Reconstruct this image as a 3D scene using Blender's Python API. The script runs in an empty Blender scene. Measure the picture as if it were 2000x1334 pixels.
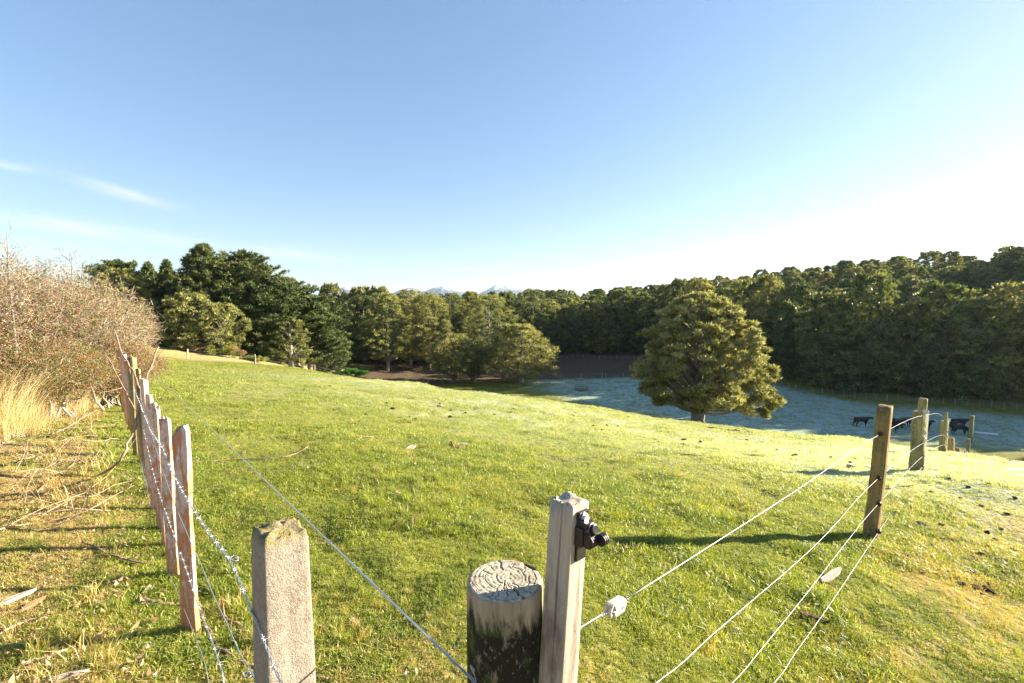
import bpy, bmesh, math, random
import numpy as np
from mathutils import Vector, Matrix, Euler, noise as mnoise

R = math.radians
scene = bpy.context.scene
COL = scene.collection

# ------------------------------------------------------------------ camera
EYE = 1.85
F = 889.0                                     # focal length in pixels of the 2000 px wide photograph (16 mm)
PITCH = math.atan((667 - 600) / F)
cam_d = bpy.data.cameras.new('camera'); cam_d.lens = 16.0; cam_d.sensor_width = 36.0
cam_d.clip_start = 0.05; cam_d.clip_end = 40000
cam = bpy.data.objects.new('camera', cam_d); COL.objects.link(cam)
cam.location = (0, 0, EYE); cam.rotation_euler = (math.pi / 2 - PITCH, 0, 0)
scene.camera = cam

# ------------------------------------------------------------------ sun, sky, exposure
SUN_AZ, SUN_EL = R(75), R(18.5)               # azimuth clockwise from the view direction (+Y)
SUN_DIR = Vector((math.sin(SUN_AZ) * math.cos(SUN_EL), math.cos(SUN_AZ) * math.cos(SUN_EL), math.sin(SUN_EL)))
sl = bpy.data.lights.new('sun', 'SUN'); sl.energy = 5.0; sl.angle = R(0.55); sl.color = (1.0, 0.87, 0.68)
so = bpy.data.objects.new('sun', sl); COL.objects.link(so)
so.rotation_euler = (-SUN_DIR).to_track_quat('-Z', 'Y').to_euler(); so.location = (30, 8, 40)

world = bpy.data.worlds.new('World'); scene.world = world; world.use_nodes = True
wn = world.node_tree; wn.nodes.clear()


def N(nt, typ, loc=(0, 0), **kw):
    n = nt.nodes.new(typ)
    for k, v in kw.items():
        setattr(n, k, v)
    return n


def setin(n, **kw):
    for k, v in kw.items():
        n.inputs[k.replace('_', ' ')].default_value = v


def math_node(nt, op, a, b=None, clamp=False):
    n = nt.nodes.new('ShaderNodeMath'); n.operation = op; n.use_clamp = clamp
    for i, v in enumerate((a, b)):
        if v is None: continue
        if hasattr(v, 'is_output') or isinstance(v, bpy.types.NodeSocket): nt.links.new(v, n.inputs[i])
        else: n.inputs[i].default_value = v
    return n.outputs[0]


def mix_col(nt, fac, a, b, mode='MIX'):
    n = nt.nodes.new('ShaderNodeMix'); n.data_type = 'RGBA'; n.blend_type = mode
    for sock, v in ((n.inputs[0], fac), (n.inputs[6], a), (n.inputs[7], b)):
        if isinstance(v, bpy.types.NodeSocket): nt.links.new(v, sock)
        elif isinstance(v, (int, float)): sock.default_value = v
        else: sock.default_value = (*v, 1) if len(v) == 3 else v
    return n.outputs[2]


sky = N(wn, 'ShaderNodeTexSky', sky_type='NISHITA', sun_disc=False)
sky.sun_elevation = SUN_EL; sky.sun_rotation = SUN_AZ
sky.altitude = 50; sky.air_density = 1.0; sky.dust_density = 0.3; sky.ozone_density = 1.0
gam = N(wn, 'ShaderNodeGamma'); gam.inputs[1].default_value = 0.66; wn.links.new(sky.outputs[0], gam.inputs[0])
skyh = N(wn, 'ShaderNodeHueSaturation'); skyh.inputs['Saturation'].default_value = 1.25; wn.links.new(gam.outputs[0], skyh.inputs['Color'])
skyg = mix_col(wn, 1.0, skyh.outputs[0], (0.99, 1.07, 1.22), 'MULTIPLY')
# thin cirrus: soft streaks in azimuth / elevation, broken up by noise
tc = N(wn, 'ShaderNodeTexCoord'); sep = N(wn, 'ShaderNodeSeparateXYZ'); wn.links.new(tc.outputs['Generated'], sep.inputs[0])
az = math_node(wn, 'ARCTAN2', sep.outputs[0], sep.outputs[1]); el = math_node(wn, 'ARCSINE', sep.outputs[2])
comb = N(wn, 'ShaderNodeCombineXYZ'); wn.links.new(math_node(wn, 'MULTIPLY', az, 7.0), comb.inputs[0])
wn.links.new(math_node(wn, 'ADD', math_node(wn, 'MULTIPLY', el, 60.0), math_node(wn, 'MULTIPLY', az, 14.0)), comb.inputs[1])
cn = N(wn, 'ShaderNodeTexNoise'); setin(cn, Scale=1.0, Detail=5.0, Roughness=0.6); wn.links.new(comb.outputs[0], cn.inputs['Vector'])


def azel(px, py):
    u, v = (px - 1000) / F, (667 - py) / F
    d = Vector((u, math.cos(PITCH) + v * math.sin(PITCH), -math.sin(PITCH) + v * math.cos(PITCH))).normalized()
    return math.atan2(d.x, d.y), math.asin(d.z)


cloud = None
for (a, b, wid, amp) in (((-120, 405), (400, 478), 0.011, 0.9), ((-60, 312), (80, 332), 0.006, 0.7), ((150, 352), (335, 402), 0.009, 0.85),
                         ((480, 486), (660, 505), 0.010, 0.8), ((620, 556), (760, 566), 0.004, 0.7), ((-40, 470), (260, 505), 0.014, 0.45),
                         ((820, 520), (980, 528), 0.006, 0.3)):
    a0, e0 = azel(*a); a1, e1 = azel(*b)
    L = math.hypot(a1 - a0, e1 - e0); ca, sa = (a1 - a0) / L, (e1 - e0) / L
    am, em = (a0 + a1) / 2, (e0 + e1) / 2
    da = math_node(wn, 'SUBTRACT', az, am); de = math_node(wn, 'SUBTRACT', el, em)
    lon = math_node(wn, 'ADD', math_node(wn, 'MULTIPLY', da, ca), math_node(wn, 'MULTIPLY', de, sa))
    lat = math_node(wn, 'SUBTRACT', math_node(wn, 'MULTIPLY', de, ca), math_node(wn, 'MULTIPLY', da, sa))
    q = math_node(wn, 'ADD', math_node(wn, 'POWER', math_node(wn, 'DIVIDE', math_node(wn, 'ABSOLUTE', lon), L * 0.5), 2.0),
                  math_node(wn, 'POWER', math_node(wn, 'DIVIDE', math_node(wn, 'ABSOLUTE', lat), wid), 2.0))
    g = math_node(wn, 'MULTIPLY', math_node(wn, 'EXPONENT', math_node(wn, 'MULTIPLY', q, -1.0)), amp)
    cloud = g if cloud is None else math_node(wn, 'ADD', cloud, g)
cr = N(wn, 'ShaderNodeMapRange'); setin(cr, From_Min=0.3, From_Max=0.62); wn.links.new(cn.outputs[0], cr.inputs[0])
cm = math_node(wn, 'MULTIPLY', cloud, math_node(wn, 'ADD', math_node(wn, 'MULTIPLY', cr.outputs[0], 0.9), 0.25), clamp=True)
skyc = mix_col(wn, math_node(wn, 'MULTIPLY', cm, 0.62), skyg, (3.5, 3.6, 3.7))
bg = N(wn, 'ShaderNodeBackground'); bg.inputs['Strength'].default_value = 0.069
wo = N(wn, 'ShaderNodeOutputWorld'); wn.links.new(skyc, bg.inputs[0]); wn.links.new(bg.outputs[0], wo.inputs[0])

scene.view_settings.view_transform = 'Standard'; scene.view_settings.look = 'None'
scene.view_settings.gamma = 1.0; scene.view_settings.use_curve_mapping = False
scene.view_settings.exposure = 2.22
scene.render.engine = 'CYCLES'
cy = scene.cycles
cy.use_denoising = True; cy.max_bounces = 6; cy.diffuse_bounces = 3; cy.glossy_bounces = 2; cy.transmission_bounces = 4
cy.transparent_max_bounces = 6; cy.volume_bounces = 0; cy.use_adaptive_sampling = True; cy.adaptive_threshold = 0.012
try: cy.denoising_prefilter = 'ACCURATE'
except Exception: pass

# ------------------------------------------------------------------ helpers
rng = np.random.default_rng(7)


def P(px, py, depth):
    """point seen at pixel (px, py) of the photograph, depth metres ahead"""
    u, v = (px - 1000) / F, (667 - py) / F
    dy = math.cos(PITCH) + v * math.sin(PITCH); dz = -math.sin(PITCH) + v * math.cos(PITCH)
    s = depth / dy
    return Vector((u * s, depth, EYE + dz * s))


def on_plane(px, py, p0, d):
    """ray through the pixel meets the upright plane through p0 along d"""
    u, v = (px - 1000) / F, (667 - py) / F
    dy = math.cos(PITCH) + v * math.sin(PITCH)
    k = u / dy
    # k*y = p0x + t dx ; y = p0y + t dy
    t = (p0[0] - k * p0[1]) / (k * d[1] - d[0])
    return P(px, py, p0[1] + t * d[1])


def smooth(x, a, b):
    t = np.clip((x - a) / (b - a), 0, 1); return t * t * (3 - 2 * t)


_lat = np.random.default_rng(99).random((256, 256))


def vnoise(x, y):
    x = np.asarray(x, float); y = np.asarray(y, float)
    xi = np.floor(x).astype(int); yi = np.floor(y).astype(int); fx = x - xi; fy = y - yi
    fx = fx * fx * (3 - 2 * fx); fy = fy * fy * (3 - 2 * fy)
    g = lambda i, j: _lat[i & 255, j & 255]
    return ((g(xi, yi) * (1 - fx) + g(xi + 1, yi) * fx) * (1 - fy) + (g(xi, yi + 1) * (1 - fx) + g(xi + 1, yi + 1) * fx) * fy)


def fbm(x, y, o=4):
    s = 0; a = 0.5; t = 0
    for i in range(o):
        s = s + a * vnoise(x * 2 ** i + 17 * i, y * 2 ** i + 31 * i); t += a; a *= 0.5
    return s / t


def mesh_np(name, verts, faces=None, tris=None, quads=None, smoothf=False, attrs=None):
    """mesh from numpy arrays; faces all tris or quads or both"""
    me = bpy.data.meshes.new(name)
    V = np.asarray(verts, np.float32)
    parts = []; starts = []; tot = 0; nl = 0
    loops = []; ls = []
    for arr, k in ((tris, 3), (quads, 4)):
        if arr is None or len(arr) == 0: continue
        a = np.asarray(arr, np.int32)
        loops.append(a.ravel()); ls.append(np.arange(len(a), dtype=np.int32) * k + nl); nl += a.size
    loops = np.concatenate(loops); ls = np.concatenate(ls)
    me.vertices.add(len(V)); me.vertices.foreach_set('co', V.ravel())
    me.loops.add(len(loops)); me.loops.foreach_set('vertex_index', loops)
    me.polygons.add(len(ls)); me.polygons.foreach_set('loop_start', ls)
    if smoothf: me.polygons.foreach_set('use_smooth', np.ones(len(ls), bool))
    me.update(calc_edges=True)
    if attrs:
        for k, v in attrs.items():
            at = me.attributes.new(k, 'FLOAT', 'POINT'); at.data.foreach_set('value', np.asarray(v, np.float32))
    return me


def link(name, me, mat=None, parent=None, loc=None, rot=None):
    o = bpy.data.objects.new(name, me); COL.objects.link(o)
    if mat is not None and me is not None and not me.materials:
        for m in (mat if isinstance(mat, (list, tuple)) else [mat]): me.materials.append(m)
    if parent: o.parent = parent
    if loc is not None: o.location = loc
    if rot is not None: o.rotation_euler = rot
    return o


def tag(o, label=None, cat=None, group=None, kind=None):
    if label: o['label'] = label
    if cat: o['category'] = cat
    if group: o['group'] = group
    if kind: o['kind'] = kind
    return o


def thing(name, label, cat, loc=(0, 0, 0), rotz=0, group=None):
    o = bpy.data.objects.new(name, None); COL.objects.link(o); o.empty_display_size = 0.2
    o.location = loc; o.rotation_euler = (0, 0, rotz)
    return tag(o, label, cat, group)


def dup(root, loc, rotz, scale=None, label=None, group=None):
    r = root.copy(); COL.objects.link(r); r.location = loc; r.rotation_euler = (0, 0, rotz)
    if scale is not None: r.scale = scale if hasattr(scale, '__len__') else (scale,) * 3
    if label: r['label'] = label
    if group: r['group'] = group
    for ch in list(root.children):
        c = ch.copy(); COL.objects.link(c); c.parent = r
        for g in ch.children:
            d = g.copy(); COL.objects.link(d); d.parent = c
    return r


class Geo:
    """collects verts and faces (any polygons), builds one mesh"""
    def __init__(s): s.v = []; s.f = []; s.sm = []
    def add(s, v, f, sm=False):
        b = len(s.v); s.v += [tuple(p) for p in v]; s.f += [tuple(i + b for i in q) for q in f]; s.sm += [sm] * len(f); return s
    def box(s, c, size, rot=None, taper=1.0):
        x, y, z = size[0] / 2, size[1] / 2, size[2] / 2; v = []
        for dz in (-1, 1):
            k = taper if dz > 0 else 1
            for dx, dy in ((-1, -1), (1, -1), (1, 1), (-1, 1)):
                p = Vector((dx * x * k, dy * y * k, dz * z))
                if rot is not None: p = rot @ p
                v.append(p + Vector(c))
        return s.add(v, [(0, 3, 2, 1), (4, 5, 6, 7), (0, 1, 5, 4), (1, 2, 6, 5), (2, 3, 7, 6), (3, 0, 4, 7)])
    def tube(s, pts, rad, n=6, cap=True):
        pts = [Vector(p) for p in pts]; m = len(pts)
        rads = rad if hasattr(rad, '__len__') else [rad] * m
        v = []; up = None
        for i, p in enumerate(pts):
            d = (pts[min(i + 1, m - 1)] - pts[max(i - 1, 0)])
            d = d.normalized() if d.length > 1e-9 else Vector((0, 0, 1))
            if up is None: up = Vector((0, 0, 1)) if abs(d.z) < 0.9 else Vector((1, 0, 0))
            a = d.cross(up)
            if a.length < 1e-6: a = d.orthogonal()
            a.normalize(); b = a.cross(d).normalized(); up = b
            for k in range(n):
                t = 2 * math.pi * k / n; v.append(p + (a * math.cos(t) + b * math.sin(t)) * rads[i])
        f = []
        for i in range(m - 1):
            for k in range(n):
                k2 = (k + 1) % n; f.append((i * n + k, i * n + k2, (i + 1) * n + k2, (i + 1) * n + k))
        if cap: f.append(tuple(range(n - 1, -1, -1))); f.append(tuple(range((m - 1) * n, m * n)))
        return s.add(v, f, True)
    def mesh(s, name):
        me = bpy.data.meshes.new(name); me.from_pydata(s.v, [], s.f); me.polygons.foreach_set('use_smooth', s.sm); me.update(); return me
    def obj(s, name, mat, parent=None, loc=None, rot=None): return link(name, s.mesh(name), mat, parent, loc, rot)


def spline(pts, n):
    """Catmull-Rom resample"""
    P_ = [Vector(p) for p in pts]; P_ = [P_[0] * 2 - P_[1]] + P_ + [P_[-1] * 2 - P_[-2]]; out = []
    for i in range(1, len(P_) - 2):
        for k in range(n):
            t = k / n; a, b, c, d = P_[i - 1:i + 3]
            out.append(0.5 * ((2 * b) + (c - a) * t + (2 * a - 5 * b + 4 * c - d) * t * t + (3 * b - a - 3 * c + d) * t ** 3))
    out.append(P_[-2]); return out


# ------------------------------------------------------------------ materials
def new_mat(name):
    m = bpy.data.materials.new(name); m.use_nodes = True; nt = m.node_tree; nt.nodes.clear()
    out = nt.nodes.new('ShaderNodeOutputMaterial'); return m, nt, out


def noise_tex(nt, scale, detail=4, rough=0.6, vec=None, dist=0.0):
    n = nt.nodes.new('ShaderNodeTexNoise'); setin(n, Scale=scale, Detail=detail, Roughness=rough, Distortion=dist)
    if vec is not None: nt.links.new(vec, n.inputs['Vector'])
    return n.outputs[0]


def ramp(nt, fac, lo, hi):
    n = nt.nodes.new('ShaderNodeMapRange'); n.clamp = True; setin(n, From_Min=lo, From_Max=hi)
    nt.links.new(fac, n.inputs[0]); return n.outputs[0]


def bump(nt, h, strength, dist=0.01):
    b = nt.nodes.new('ShaderNodeBump'); setin(b, Strength=strength, Distance=dist); nt.links.new(h, b.inputs['Height']); return b.outputs[0]


def coords(nt, kind='Object', scale=(1, 1, 1)):
    t = nt.nodes.new('ShaderNodeTexCoord'); mp = nt.nodes.new('ShaderNodeMapping'); mp.inputs['Scale'].default_value = scale
    nt.links.new(t.outputs[kind], mp.inputs[0]); return mp.outputs[0]


def principled(nt, out, color, rough=0.8, spec=0.3, normal=None, metallic=0.0):
    b = nt.nodes.new('ShaderNodeBsdfPrincipled')
    for sock, v in ((b.inputs['Base Color'], color), (b.inputs['Roughness'], rough)):
        if isinstance(v, bpy.types.NodeSocket): nt.links.new(v, sock)
        elif isinstance(v, (int, float)): sock.default_value = v
        else: sock.default_value = (*v, 1)
    b.inputs['Specular IOR Level'].default_value = spec; b.inputs['Metallic'].default_value = metallic
    if normal is not None: nt.links.new(normal, b.inputs['Normal'])
    nt.links.new(b.outputs[0], out.inputs[0]); return b


def attr(nt, name, typ='GEOMETRY'):
    a = nt.nodes.new('ShaderNodeAttribute'); a.attribute_name = name; a.attribute_type = typ; return a.outputs['Fac']


def mat_leaf(name, dark, mid, light, trans=0.35, rough=0.55, objvar=0.35):
    """leaf material: tint attribute picks the shade, translucent"""
    m, nt, out = new_mat(name)
    t = attr(nt, 'tint'); oi = nt.nodes.new('ShaderNodeObjectInfo')
    c = mix_col(nt, ramp(nt, t, 0.0, 0.5), dark, mid); c = mix_col(nt, ramp(nt, t, 0.5, 1.0), c, light)
    c = mix_col(nt, math_node(nt, 'MULTIPLY', oi.outputs['Random'], objvar), c, mix_col(nt, 0.5, c, tuple(v * 0.45 for v in mid)))
    hs = nt.nodes.new('ShaderNodeHueSaturation'); nt.links.new(c, hs.inputs['Color'])
    nt.links.new(math_node(nt, 'ADD', math_node(nt, 'MULTIPLY', oi.outputs['Random'], 0.03), 0.492), hs.inputs['Hue'])
    c = hs.outputs[0]
    d = nt.nodes.new('ShaderNodeBsdfPrincipled'); nt.links.new(c, d.inputs['Base Color'])
    d.inputs['Roughness'].default_value = rough; d.inputs['Specular IOR Level'].default_value = 0.25
    tr = nt.nodes.new('ShaderNodeBsdfTranslucent'); nt.links.new(mix_col(nt, 1.0, c, (1.15, 1.2, 0.6), 'MULTIPLY'), tr.inputs[0])
    mx = nt.nodes.new('ShaderNodeMixShader'); mx.inputs[0].default_value = trans
    nt.links.new(d.outputs[0], mx.inputs[1]); nt.links.new(tr.outputs[0], mx.inputs[2]); nt.links.new(mx.outputs[0], out.inputs[0])
    return m


def mat_bark(name, a, b, scale=(14, 14, 2), lichen=None):
    m, nt, out = new_mat(name)
    v = coords(nt, 'Object', scale); n = noise_tex(nt, 1.0, 6, 0.65, v)
    c = mix_col(nt, ramp(nt, n, 0.3, 0.7), a, b)
    if lichen:
        c = mix_col(nt, ramp(nt, noise_tex(nt, 6, 4, 0.6, coords(nt)), 0.52, 0.62), c, lichen)
    principled(nt, out, c, 0.9, 0.15, bump(nt, n, 0.6, 0.02)); return m


def mat_plain(name, col, rough=0.5, metallic=0.0, spec=0.5, var=0.25, scale=30):
    m, nt, out = new_mat(name)
    n = noise_tex(nt, scale, 4, 0.6, coords(nt))
    c = mix_col(nt, ramp(nt, n, 0.35, 0.7), col, tuple(v * (1 - var) for v in col))
    principled(nt, out, c, rough, spec, bump(nt, n, 0.15, 0.002), metallic); return m


# ------------------------------------------------------------------ terrain heights
ctrl = []
def cp(px, py, d): p = P(px, py, d); ctrl.append((p.x, p.y, p.z))
def ce(px, d, e): p = P(px, 700, d); ctrl.append((p.x, d, EYE - e))
def cw(x, y, e): ctrl.append((x, y, EYE - e))
FLAT = 16.4
for col_, lst in {
    0: [(2.2, 1.80), (4, 1.88), (6, 1.95), (14, 2.4), (25, 2.9), (40, 3.5), (60, 4.2), (80, 5)],
    310: [(2.0, 2.02), (2.66, 2.10), (3.28, 2.10), (3.9, 2.08), (5, 2.1), (7.5, 2.22), (15, 2.7), (25, 3.5), (36, 4.37), (44, 5.4), (58, 6.1), (75, 5.9), (95, 7)],
    600: [(2.4, 1.86), (5, 2.02), (8, 2.25), (15, 3.04), (32, 5.04), (48, 6.6), (60, 8.6), (75, 10.6), (95, 12.8), (120, 14.2), (150, 14)],
    800: [(8, 2.4), (17, 3.8), (30, 5.3), (38, 6.35), (48, 8.9), (60, 12), (75, 15), (88, 16), (102, 16.2), (125, 15.9), (145, 15.4)],
    1000: [(2.3, 1.92), (4.5, 2.22), (8, 2.76), (13, 3.65), (22, 4.85), (32, 6.35), (40, 8.5), (50, 11.2), (60, 13.8), (72, 16), (90, FLAT), (105, FLAT), (130, 16), (150, 15)],
    1200: [(2.6, 1.99), (4.2, 2.24), (8.5, 2.95), (16, 4.5), (24, 5.85), (31, 7.1), (38, 9.6), (46, 12.4), (56, 15.3), (66, 16.3), (78, FLAT), (95, FLAT), (115, FLAT), (130, 15.6)],
    1360: [(2.5, 2.06), (4.5, 2.29), (9, 3.1), (18, 5.26), (26, 6.9), (33, 8.46), (38, 9.9), (42, 11.4), (46, 13.2), (55, 15.6), (64, FLAT), (80, FLAT), (95, FLAT)],
    1508: [(9.2, 3.2), (16, 4.86), (22, 6.25), (28, 7.75), (34, 10.4), (44, 14), (52, 16), (62, FLAT), (78, FLAT)],
    1508.5: [(2.2, 2.14), (3.2, 2.36)],
    1600: [(3.3, 2.40)],
    1700: [(2.6, 2.3), (3.6, 2.43), (5.05, 2.60), (9.0, 3.34), (14, 4.5), (20, 6.0), (26, 8.3), (34, 11.3), (42, 14), (50, 16.1), (60, FLAT), (70, FLAT)],
    1860: [(8.9, 3.32), (14, 4.52), (17, 5.6), (20, 6.9), (26, 9.2), (34, 12), (42, 14.6), (50, 16.2), (60, FLAT)],
    2000: [(2.8, 2.45), (5, 2.86), (8, 3.05), (12, 4.2), (18, 6.6), (26, 10.3), (34, 13.4), (42, 15.8), (52, FLAT), (66, FLAT)],
}.items():
    for d, e in lst: ce(col_, d, e)
for x, y, e in ((0, 0, 1.85), (0, -6, 1.8), (-6, -4, 1.6), (8, -4, 3.2), (0, -30, 1.5), (-30, -20, 1.0), (-40, 10, 2.2), (-60, 30, 3), (-90, 60, 4), (-90, 0, 1.5),
                (20, 0, 6.5), (20, -20, 7), (36, 0, 13), (36, -30, 13), (55, 10, 16.4), (60, -30, FLAT), (80, 20, FLAT), (75, 45, FLAT), (95, -20, FLAT), (100, 30, 16),
                # forest foot
                (82, 74, 16.2), (58, 84, 16.2), (44, 98, 16.0), (30, 112, 16), (110, 62, 15.5), (130, 35, 15), (140, -10, 15),
                # ridge of the wooded hill (ground, about 13 m under its crowns)
                (146, 130, -2.4), (143, 152, -4.4), (134, 172, -4.2), (107, 192, -1.5), (71, 208, 2.4), (37, 220, 6.1), (0, 205, 7.0), (-40, 185, 9), (-70, 175, 9),
                (172, 95, -6), (196, 50, -9), (212, 0, -9), (215, -50, -6), (215, 150, -4), (150, 230, -4), (90, 260, 0), (20, 280, 5), (-60, 250, 9), (-120, 190, 8),
                (-110, 120, 7), (-150, 60, 5), (-60, 115, 10), (-45, 95, 9.5), (-60, 85, 6.0), (260, 0, -9), (260, 100, -5), (-20, 160, 14.5)):
    cw(x, y, e)
ctrl = np.array(ctrl)
_c2 = 2.2 ** 2
_d = np.sqrt(((ctrl[:, None, :2] - ctrl[None, :, :2]) ** 2).sum(-1) + _c2)
n_ = len(ctrl); A = np.zeros((n_ + 3, n_ + 3)); A[:n_, :n_] = _d - np.eye(n_) * 0.15
A[:n_, n_] = 1; A[:n_, n_ + 1:] = ctrl[:, :2]; A[n_, :n_] = 1; A[n_ + 1:, :n_] = ctrl[:, :2].T
_w = np.linalg.solve(A, np.concatenate([ctrl[:, 2], np.zeros(3)]))


def base_h(x, y):
    x = np.atleast_1d(np.asarray(x, float)).ravel(); y = np.atleast_1d(np.asarray(y, float)).ravel(); out = np.empty(len(x))
    for i in range(0, len(x), 20000):
        a, b = x[i:i + 20000], y[i:i + 20000]
        d = np.sqrt((a[:, None] - ctrl[None, :, 0]) ** 2 + (b[:, None] - ctrl[None, :, 1]) ** 2 + _c2)
        out[i:i + 20000] = d @ _w[:n_] + _w[n_] + a * _w[n_ + 1] + b * _w[n_ + 2]
    r = np.hypot(x, y); k = smooth(r, 300, 480)
    return np.clip(out, -16, 12) * (1 - k) + (-16) * k


LF0, LFD = (-0.60, 1.15), (-0.673, 0.740)           # left fence: a point and its direction
RF0, RFD = (0.17, 1.05), (0.707, 0.707)             # right fence
def left_of_fence(x, y): return (np.asarray(x) - LF0[0]) * (-LFD[1]) + (np.asarray(y) - LF0[1]) * LFD[0]   # >0 on the hedge side
def beyond_right(x, y): return (np.asarray(x) - RF0[0]) * RFD[1] - (np.asarray(y) - RF0[1]) * RFD[0]


PADX = np.array([-140, -60, -45, -36, -30, -26, -22, -15, 6, 28, 45, 80]); PADY = np.array([48, 50, 49, 50, 54, 60, 66, 97, 103.5, 106, 100, 140])
def pad_y(x): return np.interp(x, PADX, PADY)
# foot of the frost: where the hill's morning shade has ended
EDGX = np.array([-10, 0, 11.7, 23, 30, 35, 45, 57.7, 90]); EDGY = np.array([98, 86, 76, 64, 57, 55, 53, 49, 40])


def masks(x, y):
    x = np.asarray(x, float); y = np.asarray(y, float)
    nz = fbm(x * 0.13, y * 0.13, 4) - 0.5
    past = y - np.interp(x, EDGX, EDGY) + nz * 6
    pad = smooth(y - pad_y(x) + nz * 5, -1.5, 2.5) * (y < 175)
    straw = pad * smooth(-x, 33, 40)
    soil = pad * (1 - straw)
    # distance to the forest foot (turf stays green there)
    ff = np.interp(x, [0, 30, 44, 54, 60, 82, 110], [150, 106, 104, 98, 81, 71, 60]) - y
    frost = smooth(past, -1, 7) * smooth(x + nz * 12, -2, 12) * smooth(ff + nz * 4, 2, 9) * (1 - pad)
    # dew-white cast on the brow
    g = lambda cx, cy, sx, sy: np.exp(-((x - cx) / sx) ** 2 - ((y - cy) / sy) ** 2)
    dew = 0.42 * g(4, 25, 14, 12) + 0.3 * g(-9, 34, 8, 10) + 0.95 * g(10.5, 9.6, 4.5, 3.0) + 0.6 * g(14, 12, 6, 4) + 0.6 * g(20, 16, 9, 8) + 0.35 * g(8, 14, 8, 5)
    dew = np.clip(dew * (0.6 + 0.9 * (nz + 0.5)), 0, 1) * (1 - smooth(base_gap(x, y), 0, 1))
    lf = left_of_fence(x, y); br = beyond_right(x, y)
    dry = smooth(lf, -0.15, 0.9) * (0.72 + 1.2 * (nz + fbm(x * .9, y * .9, 3) - .5)) + smooth(br + nz * 2, -0.4, 0.9) * smooth(14 - np.hypot(x, y), 0, 4) * 0.48 * (1 - 0.75 * g(4.6, 2.7, 1.7, 1.0))
    dry = dry + 0.5 * g(-.3, 2.3, 1.3, .9) + 0.2 * g(2.6, 2.6, 1.2, .8)
    dry = np.clip(dry + 0.25 * smooth(fbm(x * 0.7 + 40, y * 0.7, 3), 0.55, 0.7), 0, 1)
    return dict(frost=frost, dew=dew, soil=soil, straw=straw, dry=dry)


def base_gap(x, y): return np.hypot(x, y) - 58


def micro(x, y):
    r = np.hypot(x, y); lf = left_of_fence(x, y)
    m = (fbm(x * 1.1, y * 1.1, 4) - 0.5) * 0.16 + (fbm(x * 4, y * 4, 3) - 0.5) * 0.07 * (r < 40)
    return m + (fbm(x * 0.25 + 9, y * 0.25, 3) - 0.5) * 0.35 * smooth(r, 8, 30)


# ground sheet heights on a graded grid; everything is set down on this sheet
def sgrid(lo, hi, s, k):
    u = np.arange(np.arcsinh(lo / s), np.arcsinh(hi / s) + 1e-9, k); return s * np.sinh(u)


gx = sgrid(-9000, 9000, 3.2, 0.026); gy = sgrid(-400, 12000, 3.2, 0.026)
GX, GY = np.meshgrid(gx, gy); nx, ny = len(gx), len(gy)
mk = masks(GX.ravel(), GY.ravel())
GZ = (base_h(GX.ravel(), GY.ravel()) + micro(GX.ravel(), GY.ravel()) + mk['soil'] * (fbm(GX.ravel() * 0.8, GY.ravel() * 0.8, 4) - 0.5) * 0.5)
GZ2 = GZ.reshape(ny, nx)


def gh(x, y):
    x = np.atleast_1d(np.asarray(x, float)); y = np.atleast_1d(np.asarray(y, float))
    i = np.clip(np.searchsorted(gx, x) - 1, 0, nx - 2); j = np.clip(np.searchsorted(gy, y) - 1, 0, ny - 2)
    a = (x - gx[i]) / (gx[i + 1] - gx[i]); b = (y - gy[j]) / (gy[j + 1] - gy[j])
    return (GZ2[j, i] * (1 - a) + GZ2[j, i + 1] * a) * (1 - b) + (GZ2[j + 1, i] * (1 - a) + GZ2[j + 1, i + 1] * a) * b


def gz(x, y): return float(gh([x], [y])[0])


def ground_hit(px, py, d0=1.5, d1=260):
    """depth at which the ray through the pixel meets the ground"""
    ds = np.concatenate([np.arange(d0, 12, 0.05), np.arange(12, d1, 0.4)])
    p0 = P(px, py, 1.0); xs = p0.x * ds; zs = EYE + (p0.z - EYE) * ds
    h = gh(xs, ds); k = np.where(zs < h)[0]
    d = ds[k[0]] if len(k) else d1
    return Vector((p0.x * d, d, gz(p0.x * d, d)))


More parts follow.
